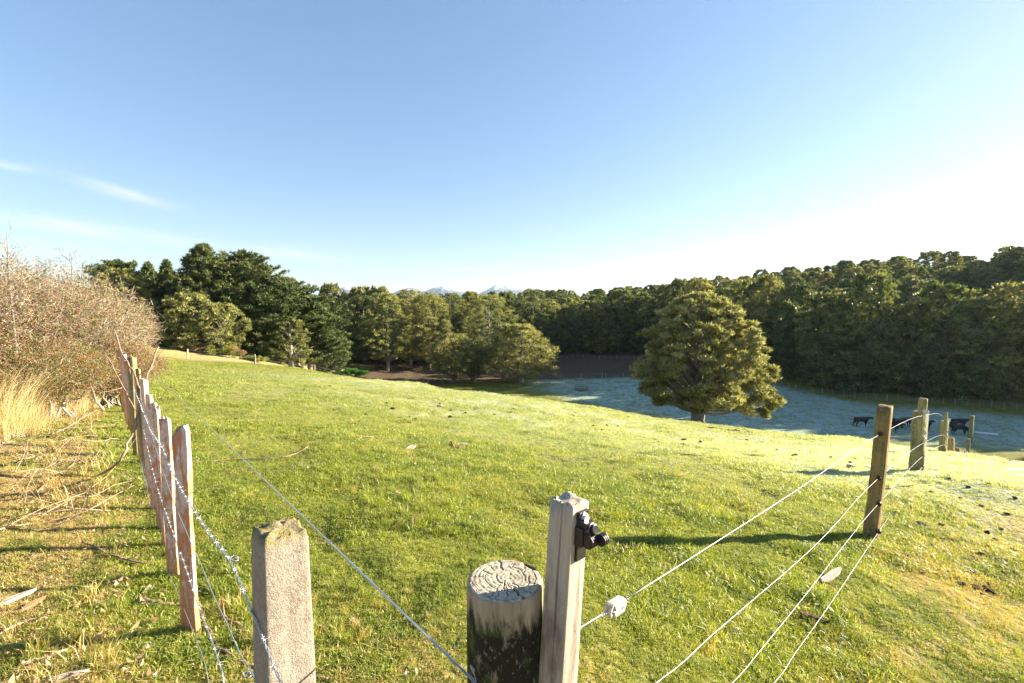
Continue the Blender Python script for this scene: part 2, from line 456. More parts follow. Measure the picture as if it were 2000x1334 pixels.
# ------------------------------------------------------------------ turf materials
def turf_color(nt, typ):
    """shared colour logic of soil sheet (GEOMETRY attrs) and blades (INSTANCER attrs)"""
    geo = nt.nodes.new('ShaderNodeNewGeometry'); pos = geo.outputs['Position']
    n1 = noise_tex(nt, 0.35, 4, 0.6, pos); n2 = noise_tex(nt, 2.3, 4, 0.65, pos); n3 = noise_tex(nt, 14, 3, 0.6, pos)
    blade = typ == 'INSTANCER'
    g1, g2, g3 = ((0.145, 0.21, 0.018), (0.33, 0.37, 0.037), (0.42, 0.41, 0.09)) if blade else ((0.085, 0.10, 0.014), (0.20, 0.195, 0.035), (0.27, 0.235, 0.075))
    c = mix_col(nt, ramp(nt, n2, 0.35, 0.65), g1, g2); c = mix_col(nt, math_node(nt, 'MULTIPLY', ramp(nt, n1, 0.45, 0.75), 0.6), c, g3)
    if blade:
        t = attr(nt, 'tint'); c = mix_col(nt, math_node(nt, 'MULTIPLY', ramp(nt, t, 0.55, 1.0), 0.75), c, (0.5, 0.5, 0.16))
        c = mix_col(nt, math_node(nt, 'MULTIPLY', ramp(nt, t, 0.45, 0.0), 0.6), c, (0.05, 0.10, 0.012))
    k = math_node(nt, 'ADD', attr(nt, 'dry', typ), math_node(nt, 'MULTIPLY', math_node(nt, 'SUBTRACT', n3, 0.5), 0.9))
    k = math_node(nt, 'ADD', k, math_node(nt, 'MULTIPLY', math_node(nt, 'SUBTRACT', n2, 0.5), 1.2))
    if blade: k = math_node(nt, 'ADD', k, math_node(nt, 'MULTIPLY', math_node(nt, 'SUBTRACT', attr(nt, 'rnd', typ), 0.5), 0.7))
    c = mix_col(nt, ramp(nt, k, 0.42, 0.85), c, (0.46, 0.36, 0.15) if blade else (0.26, 0.18, 0.08))
    c = mix_col(nt, attr(nt, 'straw', typ), c, mix_col(nt, ramp(nt, n2, .3, .7), (0.42, 0.36, 0.15), (0.25, 0.23, 0.08)))
    c = mix_col(nt, math_node(nt, 'MULTIPLY', attr(nt, 'dew', typ), ramp(nt, n3, 0.2, 0.62)), c, (0.60, 0.64, 0.49))
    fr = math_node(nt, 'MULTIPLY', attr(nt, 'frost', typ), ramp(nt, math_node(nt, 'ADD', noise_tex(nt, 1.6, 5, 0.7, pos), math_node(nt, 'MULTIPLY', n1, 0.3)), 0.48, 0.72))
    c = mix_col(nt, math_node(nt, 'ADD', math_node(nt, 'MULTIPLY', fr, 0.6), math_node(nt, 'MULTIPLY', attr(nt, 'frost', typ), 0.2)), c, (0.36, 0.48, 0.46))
    return c, n2, n3, pos


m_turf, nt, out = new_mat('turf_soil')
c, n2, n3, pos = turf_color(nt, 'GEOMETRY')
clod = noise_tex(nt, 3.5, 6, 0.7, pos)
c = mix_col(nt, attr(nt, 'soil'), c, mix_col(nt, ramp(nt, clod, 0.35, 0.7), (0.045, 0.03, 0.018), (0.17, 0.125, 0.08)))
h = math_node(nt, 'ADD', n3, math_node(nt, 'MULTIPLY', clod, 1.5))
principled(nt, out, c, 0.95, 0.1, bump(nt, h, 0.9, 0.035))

m_blade, nt, out = new_mat('grass_blade')
c, n2, n3, pos = turf_color(nt, 'INSTANCER')
d = nt.nodes.new('ShaderNodeBsdfPrincipled'); nt.links.new(c, d.inputs['Base Color']); d.inputs['Roughness'].default_value = 0.42; d.inputs['Specular IOR Level'].default_value = 0.45
tr = nt.nodes.new('ShaderNodeBsdfTranslucent'); nt.links.new(mix_col(nt, 1.0, c, (1.3, 1.25, 0.55), 'MULTIPLY'), tr.inputs[0])
mx = nt.nodes.new('ShaderNodeMixShader'); mx.inputs[0].default_value = 0.42
nt.links.new(d.outputs[0], mx.inputs[1]); nt.links.new(tr.outputs[0], mx.inputs[2]); nt.links.new(mx.outputs[0], out.inputs[0])

# ------------------------------------------------------------------ ground sheet
idx = np.arange(nx * ny).reshape(ny, nx)
quads = np.stack([idx[:-1, :-1], idx[:-1, 1:], idx[1:, 1:], idx[1:, :-1]], -1).reshape(-1, 4)
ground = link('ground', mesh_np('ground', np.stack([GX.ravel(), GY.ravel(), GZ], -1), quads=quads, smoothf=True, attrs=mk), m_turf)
tag(ground, kind='structure')

# ------------------------------------------------------------------ grass (stuff): tufts instanced on points
def tuft_mesh(seed, nb, h, spread, width, lean=0.5, flat=False):
    r = np.random.default_rng(seed); V = []; T = []; tint = []
    for i in range(nb):
        a = r.uniform(0, 2 * math.pi); rr = spread * math.sqrt(r.random()); bx, by = rr * math.cos(a), rr * math.sin(a)
        hh = h * r.uniform(0.45, 1.15); la = r.uniform(0, 2 * math.pi); ln = hh * lean * r.uniform(0.2, 1.6)
        w = width * r.uniform(0.6, 1.3); wa = r.uniform(0, math.pi); wx, wy = w * math.cos(wa), w * math.sin(wa)
        b = len(V); mx_, my_ = bx + 0.35 * ln * math.cos(la), by + 0.35 * ln * math.sin(la)
        tx, ty = bx + ln * math.cos(la), by + ln * math.sin(la)
        V += [(bx - wx / 2, by - wy / 2, -0.01), (bx + wx / 2, by + wy / 2, -0.01), (mx_ - wx / 2, my_ - wy / 2, hh * 0.62), (mx_ + wx / 2, my_ + wy / 2, hh * 0.62), (tx, ty, hh * 0.95)]
        T += [(b, b + 1, b + 3), (b, b + 3, b + 2), (b + 2, b + 3, b + 4)]
        tint += [r.random()] * 5
    return mesh_np('tuft', V, tris=T, attrs={'tint': tint})


def instancer(name, pts, src, mat, variants):
    """one object; geometry nodes set the tufts on its points"""
    n = len(pts['x']); me = bpy.data.meshes.new(name); me.vertices.add(n)
    me.vertices.foreach_set('co', np.stack([pts['x'], pts['y'], pts['z']], -1).astype(np.float32).ravel())
    for k in ('dry', 'dew', 'frost', 'straw', 'rnd', 'scl', 'rot', 'soil'):
        if k in pts:
            at = me.attributes.new(k, 'FLOAT', 'POINT'); at.data.foreach_set('value', np.asarray(pts[k], np.float32))
    at = me.attributes.new('pick', 'INT', 'POINT'); at.data.foreach_set('value', rng.integers(0, variants, n).astype(np.int32))
    o = link(name, me); me.materials.append(mat)
    ng = bpy.data.node_groups.new(name, 'GeometryNodeTree')
    ng.interface.new_socket('Geometry', in_out='INPUT', socket_type='NodeSocketGeometry')
    ng.interface.new_socket('Geometry', in_out='OUTPUT', socket_type='NodeSocketGeometry')
    gi = ng.nodes.new('NodeGroupInput'); go = ng.nodes.new('NodeGroupOutput')
    m2p = ng.nodes.new('GeometryNodeMeshToPoints'); iop = ng.nodes.new('GeometryNodeInstanceOnPoints')
    g2i = ng.nodes.new('GeometryNodeGeometryToInstance')
    for me_s in reversed(src):
        so_ = bpy.data.objects.new('tuft_source', me_s)
        oi = ng.nodes.new('GeometryNodeObjectInfo'); oi.inputs['Object'].default_value = so_; oi.inputs['As Instance'].default_value = False
        ng.links.new(oi.outputs['Geometry'], g2i.inputs[0])
    def at_(nm, dt='FLOAT'):
        a = ng.nodes.new('GeometryNodeInputNamedAttribute'); a.data_type = dt; a.inputs[0].default_value = nm; return a.outputs[0]
    ng.links.new(gi.outputs[0], m2p.inputs[0]); ng.links.new(m2p.outputs[0], iop.inputs['Points'])
    ng.links.new(g2i.outputs[0], iop.inputs['Instance']); iop.inputs['Pick Instance'].default_value = True
    ng.links.new(at_('pick', 'INT'), iop.inputs['Instance Index'])
    cx = ng.nodes.new('ShaderNodeCombineXYZ'); ng.links.new(at_('rot'), cx.inputs[2]); ng.links.new(cx.outputs[0], iop.inputs['Rotation'])
    sc_ = ng.nodes.new('ShaderNodeCombineXYZ'); s_ = at_('scl')
    for i in range(3): ng.links.new(s_, sc_.inputs[i])
    ng.links.new(sc_.outputs[0], iop.inputs['Scale']); ng.links.new(iop.outputs[0], go.inputs[0])
    md = o.modifiers.new('scatter', 'NODES'); md.node_group = ng
    return o


def scatter(r0, r1, dens, a0=-56, a1=56, size=1.0, cond=None, nrm=None):
    area = math.pi * (r1 ** 2 - r0 ** 2) * (a1 - a0) / 360; n = int(area * dens)
    rr = np.sqrt(rng.uniform(r0 ** 2, r1 ** 2, n)); aa = np.radians(rng.uniform(a0, a1, n))
    x, y = rr * np.sin(aa), rr * np.cos(aa); m = masks(x, y)
    keep = m['soil'] < 0.5
    if cond is not None: keep &= cond(x, y, m)
    x, y = x[keep], y[keep]; m = {k: v[keep] for k, v in m.items()}
    lush = smooth(fbm(x * 0.9 + 5, y * 0.9 + 2, 4), 0.42, 0.66)
    m.update(x=x, y=y, z=gh(x, y), rnd=rng.random(len(x)), rot=rng.uniform(0, 6.28, len(x)))
    m['scl'] = size * rng.uniform(0.6, 1.2, len(x)) * (0.78 + 0.95 * lush) * (1 - 0.25 * m['dry'])
    return m


def catp(*ps):
    return {k: np.concatenate([p[k] for p in ps]) for k in ps[0]}


src = [tuft_mesh(s, 20, 0.03, 0.045, 0.0038, 1.1) for s in range(5)]
for m_ in src: m_.materials.append(m_blade)
bare = lambda x, y, m: (fbm(x * 2.2 + 70, y * 2.2, 3) > 0.36) | (rng.random(len(x)) < 0.25)
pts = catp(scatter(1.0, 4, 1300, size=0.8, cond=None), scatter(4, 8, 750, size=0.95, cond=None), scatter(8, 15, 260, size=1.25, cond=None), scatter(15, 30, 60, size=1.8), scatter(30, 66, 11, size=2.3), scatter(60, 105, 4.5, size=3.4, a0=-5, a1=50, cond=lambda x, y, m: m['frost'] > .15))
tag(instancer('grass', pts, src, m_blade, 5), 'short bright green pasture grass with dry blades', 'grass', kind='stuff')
src2 = [tuft_mesh(50 + s, 26, 0.13, 0.05, 0.0045, 0.75) for s in range(4)]
for m_ in src2: m_.materials.append(m_blade)
rank = lambda x, y, m: ((left_of_fence(x, y) > 0.3) & (rng.random(len(x)) < 0.5)) | ((left_of_fence(x, y) < -.02) & (left_of_fence(x, y) > -.16) & (np.hypot(x, y) < 9) & (np.hypot(x, y) > 4.2)) | (np.hypot(x - .05, y - 1.1) < .35)
clump = lambda x, y, m: (left_of_fence(x, y) < -.1) & (fbm(x * .75 + 31, y * .75 + 8, 4) > .60) & (rng.random(len(x)) < .8)
pts = catp(scatter(1.0, 6, 60, a0=-75, a1=20, size=0.75, cond=rank), scatter(6, 20, 22, a0=-70, a1=0, size=1.1, cond=rank), scatter(1.6, 7, 130, size=.5, cond=clump), scatter(7, 18, 50, size=.7, cond=clump))
pts['dry'] = np.clip(pts['dry'] + rng.uniform(-0.4, 0.5, len(pts['x'])), 0, 1)
tag(instancer('rank_grass', pts, src2, m_blade, 4), 'longer mixed green and straw grass below the hedge and in pasture clumps', 'grass', kind='stuff')

def litter_mesh(seed):
    r = np.random.default_rng(seed); V = []; T = []; tn = []
    for i in range(3):
        a = r.uniform(0, 6.28); L = r.uniform(.008, .022); W = L * r.uniform(.25, .6); c, s_ = math.cos(a), math.sin(a); ox, oy = r.normal(size=2) * .02; zz = r.uniform(.006, .03)
        b = len(V)
        for (u, v, z) in ((-L, 0, .004), (0, -W, 0), (0, W, .003), (L, 0, .012)): V.append((ox + c * u - s_ * v, oy + s_ * u + c * v, zz + z + r.normal() * .002))
        T += [(b, b + 1, b + 2), (b + 1, b + 3, b + 2)]; tn += [r.random()] * 4
    return mesh_np('litter', V, tris=T, attrs={'tint': tn})
m_litter = mat_leaf('dead_leaf_litter', (0.20, 0.11, 0.06), (0.42, 0.27, 0.16), (0.62, 0.5, 0.36), 0.15, 0.8, 0.0)
src3 = [litter_mesh(80 + s) for s in range(4)]
for m_ in src3: m_.materials.append(m_litter)
leftside = lambda x, y, m: left_of_fence(x, y) > .1
patchy = lambda x, y, m: (left_of_fence(x, y) < .1) & (fbm(x * 1.3 + 11, y * 1.3, 3) > .52)
pts = catp(scatter(1.2, 5, 22, cond=patchy), scatter(5, 12, 7, size=1.3, cond=patchy), scatter(12, 30, 1.2, size=2.0, cond=patchy), scatter(1.5, 7, 70, a0=-60, a1=0, size=1.2, cond=leftside), scatter(7, 14, 22, a0=-60, a1=0, size=1.8, cond=leftside))
tag(instancer('leaf_litter', pts, src3, m_litter, 4), 'scattered tan dead leaves and bits of bark on the grass', 'leaf litter', kind='stuff')

# ------------------------------------------------------------------ distant mountains
m_mtn, nt, out = new_mat('mountain_rock')
geo = nt.nodes.new('ShaderNodeNewGeometry'); sp = nt.nodes.new('ShaderNodeSeparateXYZ'); nt.links.new(geo.outputs['Position'], sp.inputs[0])
nz = noise_tex(nt, 0.006, 6, 0.65, geo.outputs['Position'])
c = mix_col(nt, ramp(nt, nz, 0.35, 0.65), (0.035, 0.05, 0.07), (0.11, 0.12, 0.14))
hz = math_node(nt, 'ADD', sp.outputs[2], math_node(nt, 'MULTIPLY', math_node(nt, 'SUBTRACT', nz, 0.5), 260))
c = mix_col(nt, ramp(nt, hz, 270, 400), c, (0.6, 0.6, 0.62)); principled(nt, out, c, 0.9, 0.1)
MD = 8000.0
sky_px = [(300, 596), (560, 584), (640, 572), (680, 558), (705, 570), (760, 575), (800, 560), (830, 568), (868, 556), (905, 571), (935, 574), (968, 555), (1000, 556), (1035, 572), (1075, 571), (1110, 575), (1170, 582), (1300, 590), (1600, 596), (2100, 598)]
mx_ = np.array([P(a, b, MD).x for a, b in sky_px]); mz_ = np.array([P(a, b, MD).z for a, b in sky_px])
ux = np.linspace(-6500, 6500, 520); uv = np.linspace(-1, 1, 60); UX, UV = np.meshgrid(ux, uv)
ridge_h = np.interp(UX, mx_, mz_)
rn = np.abs(fbm(UX / 420, UV * 3.2 + 3, 5) - 0.5) * 2
prof = np.clip(1 - np.abs(UV), 0, 1) ** 0.8
H = -30 + (ridge_h + 30) * prof * (1 - 0.55 * rn * np.minimum(np.abs(UV) * 3, 1)) + (fbm(UX / 90, UV * 4, 3) - 0.5) * 26 * prof
idx = np.arange(UX.size).reshape(UX.shape)
quads = np.stack([idx[:-1, :-1], idx[:-1, 1:], idx[1:, 1:], idx[1:, :-1]], -1).reshape(-1, 4)
tag(link('mountains', mesh_np('mountains', np.stack([UX.ravel(), (MD + UV * 1500).ravel(), H.ravel()], -1), quads=quads, smoothf=True), m_mtn), kind='structure')

# ------------------------------------------------------------------ trees
m_totara = mat_leaf('totara_leaf', (0.055, 0.065, 0.018), (0.19, 0.19, 0.06), (0.44, 0.40, 0.17), 0.36)
m_lone = mat_leaf('lone_totara_leaf', (0.08, 0.078, 0.026), (0.26, 0.235, 0.10), (0.50, 0.45, 0.26), 0.36)
m_bush = mat_leaf('forest_leaf', (0.022, 0.042, 0.016), (0.095, 0.125, 0.04), (0.36, 0.34, 0.13), 0.30, objvar=0.8)  # lightest tone raised to paint sunlit crown tops
m_pine = mat_leaf('pine_needles', (0.02, 0.036, 0.012), (0.065, 0.092, 0.028), (0.17, 0.19, 0.06), 0.26)
m_scrub = mat_leaf('bramble_leaf', (0.07, 0.10, 0.015), (0.2, 0.22, 0.03), (0.4, 0.36, 0.06), 0.35)
m_fern = mat_leaf('fern_leaf', (0.03, 0.09, 0.015), (0.06, 0.17, 0.025), (0.1, 0.25, 0.05), 0.35)
m_bark = mat_bark('tree_bark', (0.10, 0.075, 0.05), (0.27, 0.215, 0.155))
m_bark2 = mat_bark('grey_bark', (0.13, 0.12, 0.10), (0.36, 0.33, 0.28))


def leaf_cloud(r, centers, radii, normals_up, n_per, size, elong=2.2, flat=0.6, tint_bias=None, upturn=0.5):
    """single-triangle leaves packed in flattened clumps; returns V,T,tint"""
    K = len(centers); n = (n_per * np.ones(K)).astype(int) if np.isscalar(n_per) else n_per.astype(int)
    ci = np.repeat(np.arange(K), n); M = len(ci)
    d = r.normal(size=(M, 3)); d /= np.linalg.norm(d, axis=1)[:, None]
    d[:, 2] = np.where(d[:, 2] < 0, d[:, 2] * 0.5, d[:, 2])
    rad = r.random(M) ** 0.45
    lump = 0.8 + 0.4 * r.random(M)
    off = d * (rad * lump)[:, None] * radii[ci][:, None]; off[:, 2] *= flat
    pos = centers[ci] + off
    # leaf axes
    ax = d * 0.9 + r.normal(size=(M, 3)) * 0.55; ax[:, 2] += upturn; ax /= np.linalg.norm(ax, axis=1)[:, None]
    sd = np.cross(ax, d + r.normal(size=(M, 3)) * 0.6); sd /= (np.linalg.norm(sd, axis=1)[:, None] + 1e-9)
    s = size * r.uniform(0.6, 1.4, M)
    tip = pos + ax * (s * elong)[:, None]; a = pos + sd * (s * 0.5)[:, None]; b = pos - sd * (s * 0.5)[:, None]
    V = np.stack([a, b, tip], 1).reshape(-1, 3); T = np.arange(3 * M).reshape(-1, 3)
    tc_ = r.random(K) * 0.55 + 0.2
    tn = np.clip(tc_[ci] + r.normal(size=M) * 0.17 + (tint_bias[ci] if tint_bias is not None else 0), 0, 1)
    return V, T, np.repeat(tn, 3)


def limb(r, g, a, b, r0, r1, sag=0.0, n=5, wob=0.08):
    a, b = Vector(a), Vector(b); L = (b - a).length; pts = []
    for i in range(n + 1):
        t = i / n; p = a.lerp(b, t); p.z += sag * L * math.sin(math.pi * t)
        if 0 < i < n: p += Vector(r.normal(size=3)) * wob * L * 0.35
        pts.append(p)
    g.tube(pts, [r0 + (r1 - r0) * (i / n) ** 0.8 for i in range(n + 1)], 6, False)


def broad_tree(seed, H, Rr, base=0.12, prof=None, nclump=150, nper=60, leaf=0.16, crad=0.16, trunk=0.35, flat=0.62, limbs=40, inner=0.45, elong=2.2, multi=1):
    """returns (trunk geo, V, T, tint): billowing crown on limbs"""
    r = np.random.default_rng(seed); g = Geo()
    prof = prof or (lambda t: math.sin(math.pi * min(1, (t * 0.86 + 0.10))) ** 0.55)
    ph = r.uniform(0, 6.28, 4); C = []; Rd = []; tb = []
    for i in range(nclump):
        t = (i + r.random()) / nclump; a = i * 2.39996 + r.normal() * 0.35
        lob = 1 + 0.13 * math.sin(3 * a + ph[0] + 3 * t) + 0.12 * math.sin(5 * a + ph[1] - 7 * t) + 0.10 * math.sin(9 * t + ph[2] + a)
        k = r.random(); rr = Rr * prof(t) * lob * (inner + (1 - inner) * k ** 0.4)
        z = H * (base + (1 - base) * t)
        C.append((rr * math.cos(a), rr * math.sin(a), z)); Rd.append(Rr * crad * r.uniform(0.65, 1.35) * (1 - 0.3 * t)); tb.append(0.18 * (k - 0.5) + 0.12 * t)  # sunlit tips painted in: leaf tint lightens outward and up the crown
    C = np.array(C); Rd = np.array(Rd)
    g.tube([(0, 0, -0.6), (0, 0, 0.0), (0.02, 0, 0.35), (r.normal() * .05, r.normal() * .05, H * 0.14), (r.normal() * .1, r.normal() * .1, H * 0.35), (r.normal() * .15, 0, H * 0.65), (0, 0, H * 0.92)],
           [trunk * 1.75, trunk * 1.35, trunk * 1.1, trunk, trunk * 0.72, trunk * 0.4, trunk * 0.08], 10)
    for i in r.choice(nclump, min(limbs, nclump), replace=False):
        c = C[i]; z0 = max(H * 0.1, c[2] - 0.6 * math.hypot(c[0], c[1]) - H * 0.05); z0 = min(z0, H * 0.8)
        limb(r, g, (0, 0, z0), c, trunk * 0.32 * (1 - z0 / H * 0.7), trunk * 0.05, 0.02)
    V, T, tn = leaf_cloud(r, C, Rd, None, nper, leaf, elong=elong, flat=flat, tint_bias=np.array(tb) * 1.3)
    return g, V, T, tn


def conifer(seed, H, Rr, kind='pine', nb=90, leaf=0.2, trunk=0.4, nper=30):
    r = np.random.default_rng(seed); g = Geo(); C = []; Rd = []; tb = []
    g.tube([(0, 0, -0.6), (0, 0, 0.3), (0.1, 0, H * 0.3), (-.1, .1, H * 0.6), (0, 0, H * 0.97)], [trunk * 1.4, trunk, trunk * .75, trunk * .45, 0.04], 8)
    for i in range(nb):
        t = (i + r.random()) / nb; a = i * 2.39996 + r.normal() * 0.4; z0 = H * (0.10 + 0.86 * t)
        if kind == 'pine': L = Rr * (1 - t) ** 0.8 * r.uniform(0.4, 1.25) + 0.35; rise = 0.42 + 0.6 * t
        elif kind == 'spire': L = Rr * (1 - t) ** 0.9 * r.uniform(0.7, 1.1) + 0.2; rise = 0.05 + 0.5 * t
        else: L = Rr * (math.sin(math.pi * min(1, 0.25 + 0.78 * t)) ** 0.7) * r.uniform(0.35, 1.3) + 0.3; rise = 0.22 + 0.4 * t
        d = Vector((math.cos(a), math.sin(a), 0)); tip = Vector((0, 0, z0)) + d * L + Vector((0, 0, L * rise))
        p0 = Vector((0, 0, z0)); mid = (p0 + tip) / 2 - Vector((0, 0, L * 0.07))
        g.tube([p0, mid, tip], [0.09 * trunk / 0.4 * (1.3 - t), 0.05, 0.015], 4, False)
        m = max(2, int(L / (0.5 if kind == 'pine' else 0.42)))
        for j in range(m):
            s = 0.35 + 0.65 * (j + 1) / m if m > 1 else 1
            q = p0.lerp(mid, s * 2) if s < 0.5 else mid.lerp(tip, s * 2 - 1)
            side = Vector((-d.y, d.x, 0)) * r.normal() * 0.16 * L * (1 - 0.5 * s)
            C.append(q + side + Vector((0, 0, 0.1))); Rd.append((0.40 + 0.055 * L) * r.uniform(0.5, 1.15) * (1.15 - 0.45 * s)); tb.append(0.25 * (s - 0.6) + 0.1 * t)
    if kind != 'flat':
        for j in range(4): C.append(Vector((0, 0, H * (0.93 + 0.02 * j)))); Rd.append(0.45 - 0.08 * j); tb.append(0.1)
    C = np.array([tuple(c_) for c_ in C]); Rd = np.array(Rd)
    V, T, tn = leaf_cloud(r, C, Rd, None, nper, leaf, elong=3.0, flat=0.26 if kind == 'flat' else 0.42, tint_bias=np.array(tb), upturn=0.9 if kind != 'flat' else 0.45)
    return g, V, T, tn


def make_tree(name, label, cat, parts, leafmat, barkmat, loc, rotz=0, group=None, scale=1.0):
    g, V, T, tn = parts
    t = thing(name, label, cat, loc, rotz, group); t.scale = (scale,) * 3
    g.obj('trunk', barkmat, t)
    link('crown', mesh_np('crown', V, tris=T, attrs={'tint': tn}), leafmat, t)
    return t


# --- the lone totara
def prof_lone(t):
    pts_t = [0, 0.06, 0.14, 0.25, 0.4, 0.55, 0.7, 0.85, 0.95, 1.0]
    pts_r = [0.70, 0.93, 1.0, 1.0, 0.93, 0.82, 0.70, 0.56, 0.38, 0.14]
    return float(np.interp(t, pts_t, pts_r))
tl = P(1362, 826, 39.0); tlz = gz(tl.x, tl.y)
gtree, V, T, tn = broad_tree(11, 11.5, 5.3, base=0.2, prof=prof_lone, nclump=640, nper=170, leaf=0.095, crad=0.10, trunk=0.56, flat=0.5, limbs=240, inner=0.35, elong=2.6)
# heavy boughs to the right and low skirt, as in the picture
r_ = np.random.default_rng(5); ex = []; er = []
for cx_, cy_, cz_, rad_ in ((5.9, -.5, 2.9, 1.0), (6.3, 0, 4.0, .8), (6.9, .3, 4.4, .6), (5.0, -1, 1.9, 1.0), (4.4, -.8, 1.2, .8), (5.8, -1.2, 1.6, .8), (3.2, -1.5, 1.9, .9), (5.4, 0.6, 5.4, .8), (-4.2, .5, 6.4, .75), (-4.7, 0, 7.6, .6),
                            (-4.9, -.4, 4.6, 1.), (-5.3, -.2, 4.0, 1.), (-4.6, -.5, 2.6, 1.), (4.0, 0, 6.9, .8), (3.6, -.6, 7.8, .7), (6.1, -.9, 2.2, .7), (5.2, -1.5, .95, .55), (-3.6, -1, 1.8, .8)):
    cz_ += .45
    for k in range(7):
        ex.append((cx_ + r_.normal() * rad_ * .45, cy_ + r_.normal() * rad_ * .5, cz_ + r_.normal() * rad_ * .3)); er.append(rad_ * r_.uniform(.35, .75))
    limb(r_, gtree, (0, 0, max(1.2, cz_ - 1.6)), (cx_, cy_, cz_), 0.12, 0.03, -0.02)
V2, T2, tn2 = leaf_cloud(r_, np.array(ex), np.array(er), None, 200, 0.085, elong=2.6, flat=.6)
T2 = T2 + len(V); V = np.concatenate([V, V2]); T = np.concatenate([T, T2]); tn = np.concatenate([tn, tn2])
make_tree('totara_tree', 'large lone olive green totara tree with stout trunk on the pasture brow', 'tree', (gtree, V, T, tn), m_lone, m_bark2, (tl.x, tl.y, tlz - 0.05), scale=1.0)
bpy.data.objects['totara_tree'].scale = (.95, .93, .98)

# --- prototypes for the wood
lobe = lambda t: math.sin(math.pi * min(1, (t * 0.79 + 0.16))) ** 0.6
protos = []
for s in range(4):
    protos.append(('forest_tree', broad_tree(100 + s, 11.5, 3.7, base=0.02, prof=lobe, nclump=300, nper=38, leaf=0.19, crad=0.14, trunk=0.2, limbs=14, inner=0.5), m_bush, m_bark2))
for s in range(3):
    protos.append(('forest_tree', broad_tree(200 + s, 11.5, 3.4, base=0.03, prof=lobe, nclump=340, nper=32, leaf=0.18, crad=0.125, trunk=0.28, limbs=14, inner=0.5, flat=.5), m_totara, m_bark2))
protos.append(('conifer_tree', conifer(301, 14, 3.2, 'spire', 90, 0.2, 0.3, 26), m_pine, m_bark))
pro = []
fx, fy = [], []
EDGE = [(-60, 118), (-30, 130), (-5, 142), (20, 143), (42, 135), (53, 119), (56, 101), (60, 86), (83, 75), (112, 62), (140, 36), (150, -10), (150, -60)]
RIDGE = [(-150, 190), (-60, 215), (0, 235), (40, 246), (80, 236), (118, 218), (152, 192), (172, 160), (178, 130), (200, 95), (222, 50), (235, 0), (235, -60)]
def inside(x, y, poly):
    c_ = False; j = len(poly) - 1
    for i in range(len(poly)):
        if (poly[i][1] > y) != (poly[j][1] > y) and x < (poly[j][0] - poly[i][0]) * (y - poly[i][1]) / (poly[j][1] - poly[i][1]) + poly[i][0]: c_ = not c_
        j = i
    return c_
poly = EDGE + RIDGE[::-1]
def edge_dist(x, y):
    b = 1e9
    for (ax, ay), (bx, by) in zip(EDGE, EDGE[1:]):
        t = max(0, min(1, ((x - ax) * (bx - ax) + (y - ay) * (by - ay)) / ((bx - ax) ** 2 + (by - ay) ** 2)))
        b = min(b, math.hypot(x - ax - t * (bx - ax), y - ay - t * (by - ay)))
    return b
rr_ = random.Random(4); placed = []
# the front row follows the forest foot
for (ax, ay), (bx, by) in zip(EDGE, EDGE[1:]):
    L = math.hypot(bx - ax, by - ay); n = max(1, round(L / 5.2))
    for i in range(n):
        t = (i + rr_.uniform(.2, .8)) / n; x, y = ax + t * (bx - ax), ay + t * (by - ay); nx_, ny_ = -(by - ay) / L, (bx - ax) / L
        o_ = rr_.uniform(1.5, 4.5); s_ = -1 if inside(x - nx_ * 5, y - ny_ * 5, poly) else 1
        placed.append((x + s_ * nx_ * o_, y + s_ * ny_ * o_))
tries = 0
while tries < 26000:
    tries += 1; x, y = rr_.uniform(-150, 235), rr_.uniform(-60, 246)
    if not inside(x, y, poly): continue
    az_ = math.degrees(math.atan2(x, y))
    if az_ < -26: continue
    dd = 6.0 + 0.012 * max(0, math.hypot(x, y) - 100) + (3.0 if az_ > 52 else 0)
    if all((x - a) ** 2 + (y - b) ** 2 > dd * dd for a, b in placed): placed.append((x, y))
first = {}
nv = 0
KIND = {0: ('broadleaf_tree', 'dark green bushy'), 4: ('olive_tree_crown', 'olive tinged'), 7: ('pointed_conifer', 'pointed grey green conifer')}
for (x, y) in placed:
    i = rr_.choice([0, 0, 1, 1, 2, 2, 3, 3, 4, 5, 6, 4, 5, 6]) if rr_.random() > 0.02 else 7
    az_ = math.degrees(math.atan2(x, y)); e_ = edge_dist(x, y); rd = min(math.hypot(x - a, y - b) for a, b in RIDGE)
    front = max(0, 1 - e_ / 28)
    hgt = (1.08 + 0.55 * front) * rr_.uniform(0.78, 1.2)
    if az_ > 49: hgt = rr_.uniform(1.4, 1.65)
    if i == 7: hgt = rr_.uniform(.8, .98)
    wid = 1.12 * rr_.uniform(0.85, 1.35) * (1.0 + 0.15 * front)
    name, parts, lm, bm_ = protos[i]; z = gz(x, y) - 0.2; key = 0 if i < 4 else (4 if i < 7 else 7)
    name = {0: 'bushy_tree', 4: 'olive_tinged_tree', 7: 'pointed_conifer'}[key]
    row = 'in the forest front row' if e_ < 7 else ('on the lower forest slope' if e_ < 30 else 'high on the forested hill')
    sec = 'behind the ploughed paddock' if az_ < 15 else ('behind the lone totara' if az_ < 30 else ('above the black cattle' if az_ < 46 else 'at the right end of the forest'))
    lab = '%s tree %s %s' % (KIND[key][1], row, sec) if key < 7 else 'pointed grey green conifer %s %s' % (row, sec)
    grp = {0: 'bushy forest trees', 4: 'olive tinged forest trees', 7: 'pointed forest conifers'}[key] + ' ' + row.replace('forest', 'wood') + ' ' + sec
    if i not in first:
        first[i] = make_tree(name, lab, 'tree', parts, lm, bm_, (x, y, z), rr_.uniform(0, 6.28), grp); o = first[i]
    else: o = dup(first[i], (x, y, z), rr_.uniform(0, 6.28), label=lab, group=grp)
    o.scale = (wid, wid, hgt)
    if abs(az_) < 50: nv += 1
print('forest trees', len(placed), 'in view', nv)

